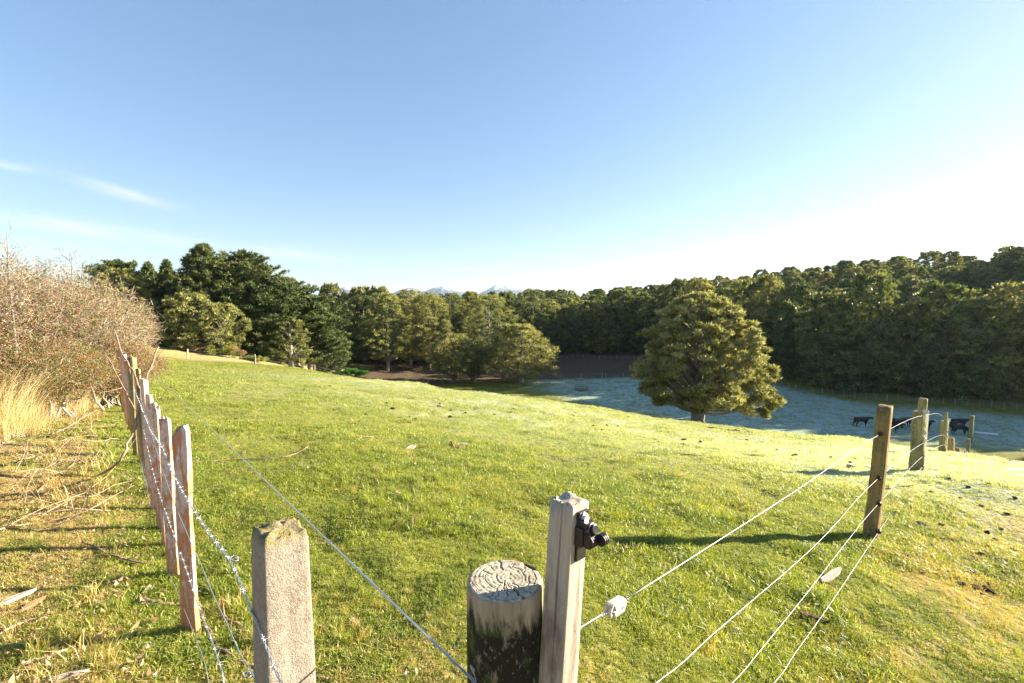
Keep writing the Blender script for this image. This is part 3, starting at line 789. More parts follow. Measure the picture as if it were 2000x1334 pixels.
# --- the clump of trees on the flat before the ploughed paddock
def put(name, label, seed, px, depth, H, Rr, leafm, barkm, group=None, base=.14, kindf='broad', nclump=170, nper=110, leaf=.13, trunk=.4, crad=.2, flat=.55, prof=None, zoff=0, **kw):
    p = P(px, 700, depth); z = gz(p.x, p.y) - 0.1 + zoff
    if kindf == 'broad': parts = broad_tree(seed, H, Rr, base=base, prof=prof, nclump=int(nclump * 1.8), nper=int(nper * .6), leaf=leaf * 1.1, crad=crad * .66, trunk=trunk, flat=flat, limbs=50, inner=.4)
    else: parts = conifer(seed, H, Rr, kindf, int(nclump * 1.15), leaf * 1.1, trunk, int(nper * .55))
    return make_tree(name, label, 'tree', parts, leafm, barkm, (p.x, p.y, z), 0, group)
dome = lambda t: math.sin(math.pi * min(1, t * 0.68 + 0.30)) ** 0.55
put('pasture_tree', 'low spreading tree with thick dark trunk left in the pair before the ploughed paddock', 21, 886, 99, 10.5, 6.2, m_totara, m_bark, base=.2, prof=dome, trunk=.5)
put('pasture_tree', 'small leaning tree between the low spreading tree and the rounded pair', 22, 924, 100, 8.3, 4.2, m_totara, m_bark, base=.3, prof=dome, trunk=.55, nclump=110)
put('pasture_tree', 'slim tree squeezed left of the round crowned tree by the paddock fence', 23, 985, 101, 12.5, 4.6, m_totara, m_bark2, base=.22, prof=dome, trunk=.36, nclump=130)
put('pasture_tree', 'round crowned pale olive tree at right end of the pasture clump', 24, 1018, 99, 12.6, 7.2, m_totara, m_bark2, base=.16, prof=dome, trunk=.5, nclump=260)
put('forest_edge_tree', 'tall tree with straight pale trunk at the ploughed paddock edge', 25, 757, 112, 19.0, 6.0, m_totara, m_bark2, base=.16, trunk=.42, nclump=260)
put('forest_edge_tree', 'tall tree with brown trunk and yellowish crown behind the low spreading tree', 26, 838, 118, 19.5, 7.0, m_totara, m_bark, base=.14, trunk=.5, nclump=280)
put('forest_edge_tree', 'tall broad crown between the pale trunk and the brown trunk trees', 27, 800, 126, 20.5, 6.5, m_totara, m_bark2, base=.1, trunk=.45, nclump=240)
put('forest_edge_tree', 'dense tall tree directly behind the round crowned pasture tree', 28, 955, 124, 19.5, 7.6, m_totara, m_bark2, base=.1, trunk=.45, nclump=260)
put('forest_edge_tree', 'dark bushy tree between tall conifers and the pale trunk tree', 29, 712, 124, 18.5, 6.2, m_bush, m_bark2, base=.08, trunk=.4, nclump=220)
put('forest_edge_tree', 'tall dark tree behind the left of the pasture clump', 30, 880, 134, 20.0, 6.5, m_bush, m_bark2, base=.08, trunk=.4, nclump=220)
put('forest_edge_tree', 'dark tree filling the gap right of the pasture clump', 31, 1040, 140, 21.0, 6.5, m_bush, m_bark2, base=.06, trunk=.4, nclump=200)
put('forest_edge_tree', 'dark low tree in the shade left of the straight pale trunk', 32, 672, 112, 13.0, 5.6, m_bush, m_bark2, base=.05, trunk=.4, nclump=200)
put('forest_edge_tree', 'shaded round tree under the rightmost wind shaped cypress', 33, 640, 100, 9.5, 5.0, m_bush, m_bark2, base=.05, trunk=.4, nclump=180)

# --- the stand of conifers on the left
put('pine_tree', 'tallest pine with two ragged tops in the left conifer stand', 41, 408, 78, 17.6, 5.6, m_pine, m_bark, kindf='pine', nclump=170, nper=46, leaf=.15, trunk=.45)
put('pine_tree', 'second leader of pine growing just left of the tallest', 42, 385, 80, 15.5, 4.0, m_pine, m_bark, kindf='pine', nclump=130, nper=44, leaf=.15, trunk=.35)
put('cypress_tree', 'tall dark cypress right of the tallest pine', 43, 482, 84, 18.6, 6.4, m_pine, m_bark, kindf='flat', nclump=200, nper=50, leaf=.15, trunk=.5)
put('cypress_tree', 'wind shaped cypress with spreading tiers in middle of the stand', 44, 545, 84, 15.6, 6.8, m_pine, m_bark, kindf='flat', nclump=190, nper=50, leaf=.15, trunk=.5)
put('cypress_tree', 'rightmost wind shaped cypress of the left stand', 45, 605, 88, 14.6, 6.8, m_pine, m_bark, kindf='flat', nclump=180, nper=50, leaf=.15, trunk=.5)
put('cypress_tree', 'low dark cypress below and right of the tallest pine', 46, 452, 80, 11.0, 5.0, m_pine, m_bark, kindf='flat', nclump=140, nper=50, leaf=.15, trunk=.4)
put('spruce_tree', 'narrow dark spruce with pointed top left of the tallest pine', 47, 335, 84, 14.6, 3.8, m_pine, m_bark, kindf='spire', nclump=130, nper=42, leaf=.15, trunk=.35)
put('spruce_tree', 'narrow dark spruce nearest to the flat topped cypress', 48, 300, 86, 14.4, 4.2, m_pine, m_bark, kindf='spire', nclump=130, nper=42, leaf=.15, trunk=.35)
put('cypress_tree', 'flat topped cypress showing over the hawthorn hedge', 49, 242, 82, 14.2, 5.2, m_pine, m_bark, kindf='flat', nclump=150, nper=48, leaf=.15, trunk=.4)
put('totara_tree', 'yellowish totara in front of the flat topped cypress', 50, 250, 74, 11.6, 3.8, m_totara, m_bark2, nclump=170, nper=80, base=.1)
put('totara_tree', 'yellowish conical totara at foot of the tallest pine', 51, 378, 72, 9.0, 4.0, m_totara, m_bark2, nclump=200, nper=80, base=.03)
put('totara_tree', 'yellowish totara under the tallest pine on its right side', 52, 432, 73, 8.2, 3.7, m_totara, m_bark2, nclump=180, nper=80, base=.03)
put('totara_tree', 'low dark green totara beside the hawthorn hedge end', 53, 278, 72, 5.6, 2.9, m_totara, m_bark2, nclump=130, nper=80, base=.02)
put('totara_tree', 'small pale totara with bare twiggy side under the cypresses', 54, 568, 80, 8.8, 3.4, m_totara, m_bark2, nclump=120, nper=60, base=.12)
put('totara_tree', 'dark bushy tree in shade below the middle cypress', 55, 520, 80, 8.4, 3.8, m_bush, m_bark2, nclump=170, nper=70, base=.05)
for k, (px, dd_, H_) in enumerate(((330, 90, 13), (440, 92, 13.5), (520, 94, 13), (585, 100, 12.5), (640, 118, 14), (262, 92, 11.5))):
    put('backing_tree', ('dark tree at back of the stand, seen between spruces', 'dark tree at back of the stand, right behind the tallest pine', 'dark tree at back of the stand, behind the tiered cypress', 'dark tree at back, behind the rightmost cypress', 'dark tree closing the gap right of the conifer stand', 'dark tree at back, over the end of the hedge')[k],
        60 + k, px, dd_, H_, 5.2, m_bush, m_bark2, nclump=130, nper=60, base=.03, leaf=.17, crad=.24)

# ------------------------------------------------------------------ scrub at the foot of the left wood
def shrub(name, label, cat, px, depth, specs, mat, leaf=.09, nper=220, seed=1, stems=12, group=None, elong=2.0):
    r = np.random.default_rng(seed); p = P(px, 700, depth); z = gz(p.x, p.y); C = []; Rd = []; g = Geo()
    for (cx_, cz_, rx, rz) in specs:
        for k in range(12): C.append((cx_ + r.normal() * rx * .45, r.normal() * rx * .4, cz_ + r.normal() * rz * .35)); Rd.append(rx * r.uniform(.25, .5))
        for k in range(stems // len(specs) + 1): limb(r, g, (cx_ + r.normal() * rx * .2, 0, -.1), (cx_ + r.normal() * rx * .6, r.normal() * rx * .4, cz_ + rz * .5), .03, .008)
    V, T, tn = leaf_cloud(r, np.array(C), np.array(Rd), None, nper, leaf, elong=elong, flat=.8)
    t = thing(name, label, cat, (p.x, p.y, z), 0, group); g.obj('stems', m_bark2, t)
    link('foliage', mesh_np('foliage', V, tris=T, attrs={'tint': tn}), mat, t); return t


m_dry = mat_leaf('dry_leaf', (0.16, 0.085, 0.05), (0.34, 0.2, 0.12), (0.5, 0.36, 0.22), 0.3)
shrub('bramble_bush', 'low yellow green bramble at left foot of the wood, beside the straw slope', 'bush', 328, 71, [(-.8, .5, 1.4, .6), (.9, .4, 1.2, .5)], m_scrub, seed=1)
shrub('bramble_bush', 'rusty brown scrub in middle of the bank under the pines', 'bush', 372, 70, [(-1, .3, 1.5, .5), (1, .3, 1.4, .5)], m_dry, seed=2)
shrub('bramble_bush', 'yellow green bramble mound under the totaras', 'bush', 425, 70, [(-1.2, .5, 1.5, .6), (.8, .7, 1.5, .8), (2.2, .4, 1.1, .5)], m_scrub, seed=3)
shrub('bramble_bush', 'tall rusty brown bush with bare twigs right of the bramble mound', 'bush', 458, 71, [(0, 1.1, 1.1, 1.1), (.9, .6, 1.0, .6)], m_dry, seed=4, nper=150)
shrub('bramble_bush', 'bright yellow bush at right end of the scrub bank', 'bush', 492, 71, [(-.4, .4, 1.2, .5), (.9, .3, 1.0, .4)], m_scrub, seed=5)
shrub('dead_shrub', 'pale bare twiggy shrub by the ploughed soil in front of the shaded trees', 'bush', 590, 80, [(0, 1.1, .5, 1.2)], m_dry, seed=6, nper=25, stems=30)
shrub('fern_clump', 'bright green ferns in the shade before the dark trees', 'fern', 682, 100, [(-2.2, .7, 1.6, .7), (.2, .9, 1.6, .8), (2.4, .6, 1.4, .6)], m_fern, seed=7, leaf=.14)
shrub('dark_undergrowth', 'dark rough undergrowth left of the ferns', 'bush', 640, 98, [(-2, .8, 1.8, .8), (.5, .9, 1.8, .8), (-4.4, .6, 1.6, .7)], m_bush, seed=8, leaf=.14)

# ------------------------------------------------------------------ wood, concrete, metal
def mat_post(name, a, b, dark, streak=(26, 26, 1.6), moss=None, patch=(0.5, 0.62), rough=0.85):
    m, nt, out = new_mat(name)
    v = coords(nt, 'Object', streak); gr = noise_tex(nt, 1.0, 8, 0.7, v, 0.6)
    c = mix_col(nt, ramp(nt, gr, 0.32, 0.68), a, b)
    blot = noise_tex(nt, 9, 5, 0.65, coords(nt, 'Object', (1, 1, 0.35)))
    c = mix_col(nt, math_node(nt, 'MULTIPLY', ramp(nt, blot, patch[0], patch[1]), 0.8), c, dark)
    if moss: c = mix_col(nt, math_node(nt, 'MULTIPLY', ramp(nt, noise_tex(nt, 22, 4, 0.6, coords(nt)), 0.55, 0.68), 0.8), c, moss)
    cracks = ramp(nt, noise_tex(nt, 1.0, 3, 0.5, coords(nt, 'Object', (70, 70, 1.2))), 0.60, 0.66)
    c = mix_col(nt, math_node(nt, 'MULTIPLY', cracks, 0.55), c, tuple(v_ * 0.35 for v_ in dark))
    h = math_node(nt, 'SUBTRACT', gr, math_node(nt, 'MULTIPLY', cracks, 0.8))
    principled(nt, out, c, rough, 0.2, bump(nt, h, 0.7, 0.004)); return m


m_grey_post = mat_post('weathered_grey_timber', (0.30, 0.26, 0.20), (0.47, 0.42, 0.33), (0.15, 0.125, 0.095))
m_brown_post = mat_post('brown_treated_timber', (0.17, 0.115, 0.05), (0.36, 0.24, 0.09), (0.10, 0.085, 0.045), moss=(0.25, 0.27, 0.17))
m_green_post = mat_post('lichened_timber', (0.19, 0.155, 0.07), (0.36, 0.31, 0.14), (0.10, 0.10, 0.05), moss=(0.33, 0.36, 0.2))
m_far_post = mat_post('far_fence_timber', (0.25, 0.22, 0.15), (0.42, 0.37, 0.27), (0.15, 0.13, 0.09), streak=(3, 3, 1))
m_wire = mat_plain('galvanised_wire', (0.58, 0.61, 0.66), 0.38, 0.75, 0.5, 0.3, 60)
m_wire_w = mat_plain('bright_fence_wire', (0.36, 0.37, 0.39), 0.5, 0.5, 0.5, 0.15, 60)
m_wire_d = mat_plain('dull_fence_wire', (0.34, 0.34, 0.36), 0.5, 0.5, 0.5, 0.3, 60)
m_rope = mat_plain('pale_cord', (0.62, 0.58, 0.5), 0.9, 0, 0.2, 0.3, 120)
m_black = mat_plain('black_plastic', (0.022, 0.021, 0.022), 0.34, 0, 0.55, 0.4, 80)
m_screw = mat_plain('galvanised_screw', (0.72, 0.72, 0.72), 0.35, 0.8, 0.5, 0.2, 90)
m_white = mat_plain('dirty_white_plastic', (0.50, 0.46, 0.38), 0.6, 0, 0.3, 0.5, 70)
m_pipe = mat_plain('white_pipe', (0.8, 0.82, 0.84), 0.5, 0, 0.4, 0.08, 4)
m_rust = mat_plain('dull_gate_metal', (0.22, 0.22, 0.22), 0.6, 0.5, 0.4, 0.3, 10)

m_red, nt, out = new_mat('flaking_red_batten')          # red primer under whitish weathered flakes
gr = noise_tex(nt, 1.0, 7, 0.7, coords(nt, 'Object', (30, 30, 2.0)), 0.5)
base_ = mix_col(nt, ramp(nt, gr, 0.3, 0.7), (0.46, 0.17, 0.075), (0.64, 0.32, 0.16))
tcn = nt.nodes.new('ShaderNodeTexCoord'); spz = nt.nodes.new('ShaderNodeSeparateXYZ'); nt.links.new(tcn.outputs['Object'], spz.inputs[0])
oi = nt.nodes.new('ShaderNodeObjectInfo')
blot = noise_tex(nt, 11, 7, 0.75, coords(nt, 'Object', (1, 1, 0.35)), 0.8)
k = math_node(nt, 'ADD', blot, math_node(nt, 'MULTIPLY', math_node(nt, 'SUBTRACT', spz.outputs[2], 0.60), 0.07))
k = math_node(nt, 'ADD', k, math_node(nt, 'MULTIPLY', math_node(nt, 'SUBTRACT', oi.outputs['Random'], 0.5), 0.12))
white_ = mix_col(nt, ramp(nt, noise_tex(nt, 40, 4, 0.6, coords(nt)), 0.3, 0.7), (0.52, 0.34, 0.26), (0.76, 0.62, 0.54))
c = mix_col(nt, ramp(nt, k, 0.45, 0.53), base_, white_)
principled(nt, out, c, 0.85, 0.2, bump(nt, math_node(nt, 'ADD', gr, ramp(nt, k, 0.47, 0.51)), 0.6, 0.003))

m_conc, nt, out = new_mat('weathered_concrete')
fine = noise_tex(nt, 210, 3, 0.7, coords(nt)); mid_ = noise_tex(nt, 38, 5, 0.7, coords(nt)); big = noise_tex(nt, 6, 4, 0.6, coords(nt))
c = mix_col(nt, ramp(nt, mid_, 0.32, 0.68), (0.22, 0.185, 0.145), (0.37, 0.325, 0.265)); c = mix_col(nt, math_node(nt, 'MULTIPLY', ramp(nt, big, .4, .7), .5), c, (0.40, 0.36, 0.30))
c = mix_col(nt, math_node(nt, 'MULTIPLY', ramp(nt, fine, .5, .62), .5), c, (0.16, 0.125, 0.09))
tcn = nt.nodes.new('ShaderNodeTexCoord'); spz = nt.nodes.new('ShaderNodeSeparateXYZ'); nt.links.new(tcn.outputs['Object'], spz.inputs[0])
topm = ramp(nt, math_node(nt, 'ADD', spz.outputs[2], math_node(nt, 'MULTIPLY', mid_, 0.03)), 1.245, 1.27)
mossn = attr(nt, 'moss')
c = mix_col(nt, math_node(nt, 'MULTIPLY', mossn, ramp(nt, mid_, .3, .55)), c, mix_col(nt, ramp(nt, fine, .4, .6), (0.13, 0.11, 0.035), (0.30, 0.25, 0.11)))
principled(nt, out, c, 0.95, 0.1, bump(nt, math_node(nt, 'ADD', fine, mid_), 1.0, 0.004))


def post_mesh(w, d, h, below=0.4, corner=0.15, segs=22, jag=0.0, wob=0.003, taper=0.0, seed=0, round_=False, slope=(0, 0), n=24):
    """upright sawn or round post, uneven sides and top; z=0 at the ground"""
    r = np.random.default_rng(seed); rings = []
    ang = np.linspace(0, 2 * math.pi, n, endpoint=False)
    if round_: cx_, cy_ = np.cos(ang) * w / 2, np.sin(ang) * d / 2
    else:
        cr_ = min(w, d) * corner * .45; pts_c = []; per = max(2, n // 4 - 4)
        for q_, (sx, sy) in enumerate(((1, 1), (-1, 1), (-1, -1), (1, -1))):
            for k_ in range(4):
                t_ = math.pi / 2 * (q_ + k_ / 3); pts_c.append((sx * (w / 2 - cr_) + cr_ * math.cos(t_), sy * (d / 2 - cr_) + cr_ * math.sin(t_)))
            nx_c = ((-1, 1), (-1, -1), (1, -1), (1, 1))[q_]; t_ = math.pi / 2 * (q_ + 1)
            e0 = pts_c[-1]; e1 = (nx_c[0] * (w / 2 - cr_) + cr_ * math.cos(t_), nx_c[1] * (d / 2 - cr_) + cr_ * math.sin(t_))
            for k_ in range(1, per): f_c = k_ / per; pts_c.append((e0[0] + (e1[0] - e0[0]) * f_c, e0[1] + (e1[1] - e0[1]) * f_c))
        cx_, cy_ = np.array(pts_c).T; n = len(cx_); ang = np.arctan2(cy_, cx_) % (2 * math.pi)
    side = (vnoise(ang * 2.1 + seed * 3.1, ang * 0 + seed) - 0.5) * 2
    zs = np.concatenate([[-below], np.linspace(0, h, segs)]); V = []
    for z in zs:
        k = 1 - taper * z / h
        nz_ = (vnoise(ang * 3 + seed, np.full(n, z * 5 + seed)) - 0.5) * 2 * wob + (vnoise(ang * 1.0 + seed, np.full(n, z * 1.7)) - 0.5) * 2 * wob * 1.6
        rad = np.hypot(cx_, cy_); f = 1 + (nz_ + side * wob) / np.maximum(rad, 1e-6)
        zz = np.full(n, z)
        if z >= h - 1e-6: zz = z + slope[0] * cx_ + slope[1] * cy_ + (vnoise(ang * 6 + seed * 7, ang * 0 + 3) - 0.5) * jag
        V.append(np.stack([cx_ * k * f, cy_ * k * f, zz], -1))
    V = np.concatenate(V); m = len(zs); Q = []
    for i in range(m - 1):
        for k in range(n): k2 = (k + 1) % n; Q.append((i * n + k, i * n + k2, (i + 1) * n + k2, (i + 1) * n + k))
    # top: rings shrinking to a centre point
    top0 = (m - 1) * n; prev = top0; vs = list(map(tuple, V))
    for s_ in (0.86, 0.6, 0.3):
        b = len(vs)
        for k in range(n):
            x, y, z = V[top0 + k]; x, y = x * s_, y * s_
            vs.append((x, y, h + slope[0] * x + slope[1] * y + (vnoise(x * 60 + seed, y * 60)[()] - 0.45) * jag * (1.4 if s_ < .8 else 1) + (0.002 if s_ > .8 else .003)))
        for k in range(n): k2 = (k + 1) % n; Q.append((prev + k, prev + k2, b + k2, b + k))
        prev = b
    b = len(vs); vs.append((0, 0, h + 0.003)); T = [(prev + k, prev + (k + 1) % n, b) for k in range(n)]
    me = mesh_np('post', vs, tris=T, quads=Q, smoothf=round_)
    return me


def facing(x, y, phi):
    """z rotation that turns local -Y to the camera, then phi so the viewer's right (+) or left (-) side shows"""
    n_ = Vector((-x, -y, 0)).normalized(); r_v = Vector((-n_.y, n_.x, 0))
    if r_v.dot(Vector((y, -x, 0))) < 0: r_v = -r_v
    q = n_ * math.cos(phi) - r_v * math.sin(phi)
    return math.atan2(q.y, q.x) + math.pi / 2


# ------------------------------------------------------------------ corner: tall square timber with its black insulator
tp = P(1113, 975, 1.05); tb_ = P(1090, 1334, 1.05)
lean_y = math.atan2(tp.x - tb_.x, tp.z - tb_.z)
zg = gz(tp.x - .06, 1.05); th = tp.z - zg
tallp = thing('square_post', 'tall square weathered timber post with jagged top, nailed beside the round post', 'post', (tp.x - math.tan(lean_y) * th, 1.05, zg), 0)
tallp.rotation_euler = Euler((0, lean_y, 0)).to_matrix().to_4x4().to_euler()
rz_ = facing(tp.x, 1.05, R(38))
tallp.rotation_euler = (Matrix.Rotation(lean_y, 3, 'Y') @ Matrix.Rotation(rz_, 3, 'Z')).to_euler()
W_ = 0.069
link('timber', post_mesh(W_, W_ * .93, th, corner=0.07, segs=40, jag=0.012, wob=0.0022, seed=3, n=48), m_grey_post, tallp)
g = Geo()
for k, (x, y, hh, s_) in enumerate(((-.027, -.020, .010, .010), (-.012, .012, .016, .010), (.004, .018, .010, .012), (-.024, .006, .007, .009), (.02, .024, .006, .009), (-.006, -.026, .004, .012))):
    g.add([(x - s_ * .6, y - s_ * .5, th - .012), (x + s_ * .7, y - s_ * .5, th - .012), (x + s_ * .4, y + s_ * .6, th - .012), (x - s_ * .5, y + s_ * .5, th - .012), (x + .002, y, th + hh * .7), (x - s_ * .25, y + .002, th + hh * .55)],
          [(0, 1, 4), (1, 2, 4), (2, 3, 5), (3, 0, 5), (0, 4, 5), (2, 5, 4)])
g.obj('splinter', m_grey_post, tallp)
ins = Geo(); X0 = W_ / 2 + .001
RX = Matrix.Rotation(math.pi / 2, 3, 'Y')
def cyl(g, c, axis, r, L, n=16, r2=None):
    a = Vector(axis).normalized(); k0 = len(g.sm); g.tube([Vector(c) - a * L / 2, Vector(c) + a * L / 2], [r, r2 if r2 is not None else r], n)
    for i in range(k0, len(g.sm)): g.sm[i] = False
ins.box((X0 + .004, 0, th - .070), (.008, .036, .118))
ins.box((X0 + .015, -.002, th - .058), (.022, .030, .058), Matrix.Rotation(.12, 3, 'Y'))
ins.box((X0 + .012, -.018, th - .066), (.022, .010, .044))
cyl(ins, (X0 + .026, 0, th - .050), (1, 0, .3), .017, .020)
cyl(ins, (X0 + .036, .003, th - .045), (1, 0, .3), .012, .010)
ob = ins.obj('insulator', m_black, tallp)
bv = ob.modifiers.new('bevel', 'BEVEL'); bv.width = .002; bv.segments = 2
rib = Geo()
for k in range(4):
    zc = th - .070; yc = -.012 + .0 * k
    cyl(rib, (X0 + .034, -.016 + k * .006, zc), (0, 1, 0), .016, .0034, 18)
cyl(rib, (X0 + .034, -.007, zc), (0, 1, 0), .011, .022, 14)
for k in range(3): cyl(rib, (X0 + .052, .008 + k * .006, th - .066), (0, 1, 0), .014, .0034, 18)
cyl(rib, (X0 + .052, .014, th - .066), (0, 1, 0), .009, .018, 14)
rib.obj('clamp_ribs', m_black, ob)
sc_ = Geo(); cyl(sc_, (X0 + .013, 0, th - .026), (1, 0, 0), .0095, .008, 6); cyl(sc_, (X0 + .009, 0, th - .026), (1, 0, 0), .012, .003, 18); cyl(sc_, (X0 + .012, 0, th - .036), (1, 0, 0), .006, .006, 6)
sc_.obj('screw', m_screw, ob)

# ------------------------------------------------------------------ round strainer post with cracked end grain
rp = P(986, 1131, 1.10); zg = gz(rp.x, rp.y); rh = rp.z - zg; RRad = 0.0945
m_round, nt, out = new_mat('lichened_round_post')
tcn = nt.nodes.new('ShaderNodeTexCoord'); spz = nt.nodes.new('ShaderNodeSeparateXYZ'); nt.links.new(tcn.outputs['Object'], spz.inputs[0])
gr = noise_tex(nt, 1.0, 8, 0.7, coords(nt, 'Object', (40, 40, 2.2)), 0.4)
c = mix_col(nt, ramp(nt, gr, 0.3, 0.7), (0.22, 0.175, 0.115), (0.42, 0.35, 0.25))
bl = noise_tex(nt, 1.0, 5, 0.7, coords(nt, 'Object', (19, 19, 5)), 0.7)
dep = ramp(nt, math_node(nt, 'SUBTRACT', rh, spz.outputs[2]), 0.0, 0.10)
k = math_node(nt, 'ADD', bl, math_node(nt, 'MULTIPLY', math_node(nt, 'SUBTRACT', dep, 0.55), 0.42))
speck = noise_tex(nt, 120, 3, 0.6, coords(nt, 'Object', (1, 1, .6)))
blk = mix_col(nt, ramp(nt, noise_tex(nt, 16, 4, .6, coords(nt)), .5, .62), (0.024, 0.023, 0.015), (0.055, 0.075, 0.024))
blk = mix_col(nt, math_node(nt, 'MULTIPLY', ramp(nt, speck, .6, .66), .5), blk, (0.22, 0.2, 0.15))
c = mix_col(nt, ramp(nt, k, 0.47, 0.63), c, blk)
principled(nt, out, c, 0.9, 0.12, bump(nt, gr, 0.8, 0.004))
rpost = thing('round_post', 'short thick round post with cracked ringed end grain and black lichen', 'post', (rp.x, rp.y, zg), 0)
nA = 96; ang = np.linspace(0, 2 * math.pi, nA, endpoint=False)
def rprof(a): return RRad * (1 + 0.02 * np.sin(2 * a + 1) + 0.012 * np.sin(5 * a) + 0.008 * np.sin(9 * a + 2))
SPL = -1.05                                            # a long split runs down the near side
V = []; zs = [-.5] + list(np.linspace(0, rh - .012, 26)) + [rh - .006, rh - .002]
for z in zs:
    rr2 = rprof(ang) * (1.04 - 0.04 * max(z, 0) / rh) * (1 if z < rh - .008 else (0.992 if z < rh - .004 else .975))
    dsp = np.exp(-((np.angle(np.exp(1j * (ang - SPL - .05 * math.sin(z * 14))))) / 0.022) ** 2) * 0.011
    V.append(np.stack([(rr2 - dsp) * np.cos(ang), (rr2 - dsp) * np.sin(ang), np.full(nA, z)], -1))
V = np.concatenate(V); Q = [(i * nA + k, i * nA + (k + 1) % nA, (i + 1) * nA + (k + 1) % nA, (i + 1) * nA + k) for i in range(len(zs) - 1) for k in range(nA)]
link('log', mesh_np('log', V, quads=Q, smoothf=True), m_round, rpost)
nR = 64; rad = np.linspace(0.0, 1, nR) ** 0.9; na2 = 240; a2 = np.linspace(0, 2 * math.pi, na2, endpoint=False)
A2, RA = np.meshgrid(a2, rad); rr3 = rprof(A2) * RA * .976; X3 = rr3 * np.cos(A2); Y3 = rr3 * np.sin(A2)
cxr, cyr = .004, .006; rd_ = np.hypot(X3 - cxr, Y3 - cyr) + (vnoise(X3 * 50, Y3 * 50) - .5) * .006
ring = 0.5 + 0.5 * np.sin(rd_ * 2 * math.pi / .0105 + 1.5 * vnoise(A2 * 1.5, A2 * 0))
crack = np.zeros_like(X3); rc = np.random.default_rng(8)
for (ca_, r0_, r1_, w_) in [(1.75, .42, 1.0, .016), (SPL, .45, 1.02, .028), (-1.6, .02, .55, .012), (-1.45, .35, .8, .008), (-.75, .3, .95, .010), (-2.0, .3, .9, .008), (-2.5, .5, 1, .007), (2.6, .45, .8, .006), (.6, .3, .7, .007), (-1.2, .2, .5, .007), (-1.8, .5, .95, .006), (-.3, .6, 1, .006), (3.0, .6, 1, .006), (-1.0, .25, .45, .006), (1.2, .6, .8, .005), (2.2, .5, .9, .005)]:
    dA = np.angle(np.exp(1j * (A2 - ca_ - .10 * (vnoise(RA * 9 + ca_, RA * 0) - .5))))
    crack = np.maximum(crack, np.exp(-(dA * np.maximum(RA, .08) / (w_ * 1.05)) ** 2) * smooth(RA, r0_ - .04, r0_ + .04) * (1 - smooth(RA, r1_ - .05, r1_ + .03)))
for (rk, a0, a1, w_) in [(.50, -.2, 1.6, .016), (.56, 2.5, 4.6, .014), (.78, -1.0, .3, .016), (.28, 2.4, 4.4, .014), (.74, 1.9, 3.0, .010), (.62, -1.0, .2, .012), (.9, 3.3, 4.3, .010)]:
    m_ = ((A2 - a0) % (2 * math.pi)) < (a1 - a0)
    crack = np.maximum(crack, m_ * np.exp(-((rd_ / RRad - rk) / (w_ * .6)) ** 2) * .75 * (0.3 + .7 * vnoise(A2 * 8, RA * 0 + rk * 9)))
# a chip of the outer rings missing at the far side
chip = smooth(RA, .72, .8) * smooth(-np.abs(np.angle(np.exp(1j * (A2 - .72)))), -.30, -.2)
Z3 = rh + .001 - crack * .009 + (ring - .5) * .0006 + (vnoise(X3 * 160, Y3 * 160) - .5) * .0018 - smooth(RA, .93, 1) * .004 - chip * .006
idx = np.arange(X3.size).reshape(X3.shape); Q = np.stack([idx[:-1], np.roll(idx, -1, 1)[:-1], np.roll(idx, -1, 1)[1:], idx[1:]], -1).reshape(-1, 4)
m_end, nt, out = new_mat('end_grain')
n1 = noise_tex(nt, 26, 5, 0.65, coords(nt)); n2_ = noise_tex(nt, 160, 3, .6, coords(nt))
c = mix_col(nt, attr(nt, 'ring'), (0.35, 0.30, 0.22), (0.46, 0.40, 0.30)); c = mix_col(nt, math_node(nt, 'MULTIPLY', ramp(nt, n1, .5, .62), .7), c, (0.15, 0.125, 0.09))
c = mix_col(nt, math_node(nt, 'MULTIPLY', ramp(nt, n2_, .5, .7), .35), c, (0.56, 0.5, 0.4)); c = mix_col(nt, attr(nt, 'crack'), c, (0.035, 0.028, 0.02))
principled(nt, out, c, 0.9, 0.12, bump(nt, n2_, 0.4, 0.002))
link('end_grain', mesh_np('end_grain', np.stack([X3.ravel(), Y3.ravel(), Z3.ravel()], -1), quads=Q, smoothf=True, attrs={'ring': ring.ravel(), 'crack': np.clip(crack, 0, 1).ravel()}), m_end, rpost)

# ------------------------------------------------------------------ right fence
def flat_batten(name, parent, base, h, w, d, rz, mat, seed, jag=.01, **kw):
    return link(name, post_mesh(w, d, h, seed=seed, jag=jag, **kw), mat, parent, base, (0, 0, rz))


rf = thing('wire_fence', 'electric wire fence running downhill on the right, timber posts and four white wires', 'fence', (0, 0, 0))
def fpost(px, pyb, pyt, wpx, phi, mat, seed, depth=None, round_=False, lean=0.0, dk=.85):
    b = ground_hit(px, pyb) if depth is None else Vector((P(px, pyb, depth).x, depth, 0)); b.z = gz(b.x, b.y)
    h = P(px, pyt, b.y).z - b.z; w = wpx / F * b.y
    o = link('fence_post', post_mesh(w, w * dk, h, seed=seed, jag=w * .09, wob=w * .03, round_=round_, corner=.3, slope=(.05, .03), n=32), mat, rf, b, (0, lean, facing(b.x, b.y, phi)))
    return o, b, h, w
p1, b1, h1, w1 = fpost(1700, 1052, 791, 24, R(14), m_brown_post, 11, depth=5.05, lean=R(2.2))
p2, b2, h2, w2 = fpost(1790, 928, 804, 22, R(10), m_green_post, 12, depth=9.15, dk=.9)
bt = flat_batten('batten', rf, b2 + Vector((-.08, -.125, 0.55)), P(1796, 776, b2.y).z - b2.z - .55, .13, .07, facing(b2.x, b2.y, R(12)), m_green_post, 13, below=.1)
p3, b3, h3, w3 = fpost(1841, 886, 822, 11, R(10), m_green_post, 14, depth=14)
flat_batten('batten', rf, b3 + Vector((-.10, -.13, .3)), P(1843, 804, b3.y).z - b3.z - .3, .07, .05, facing(b3.x, b3.y, R(12)), m_green_post, 15, below=.1)
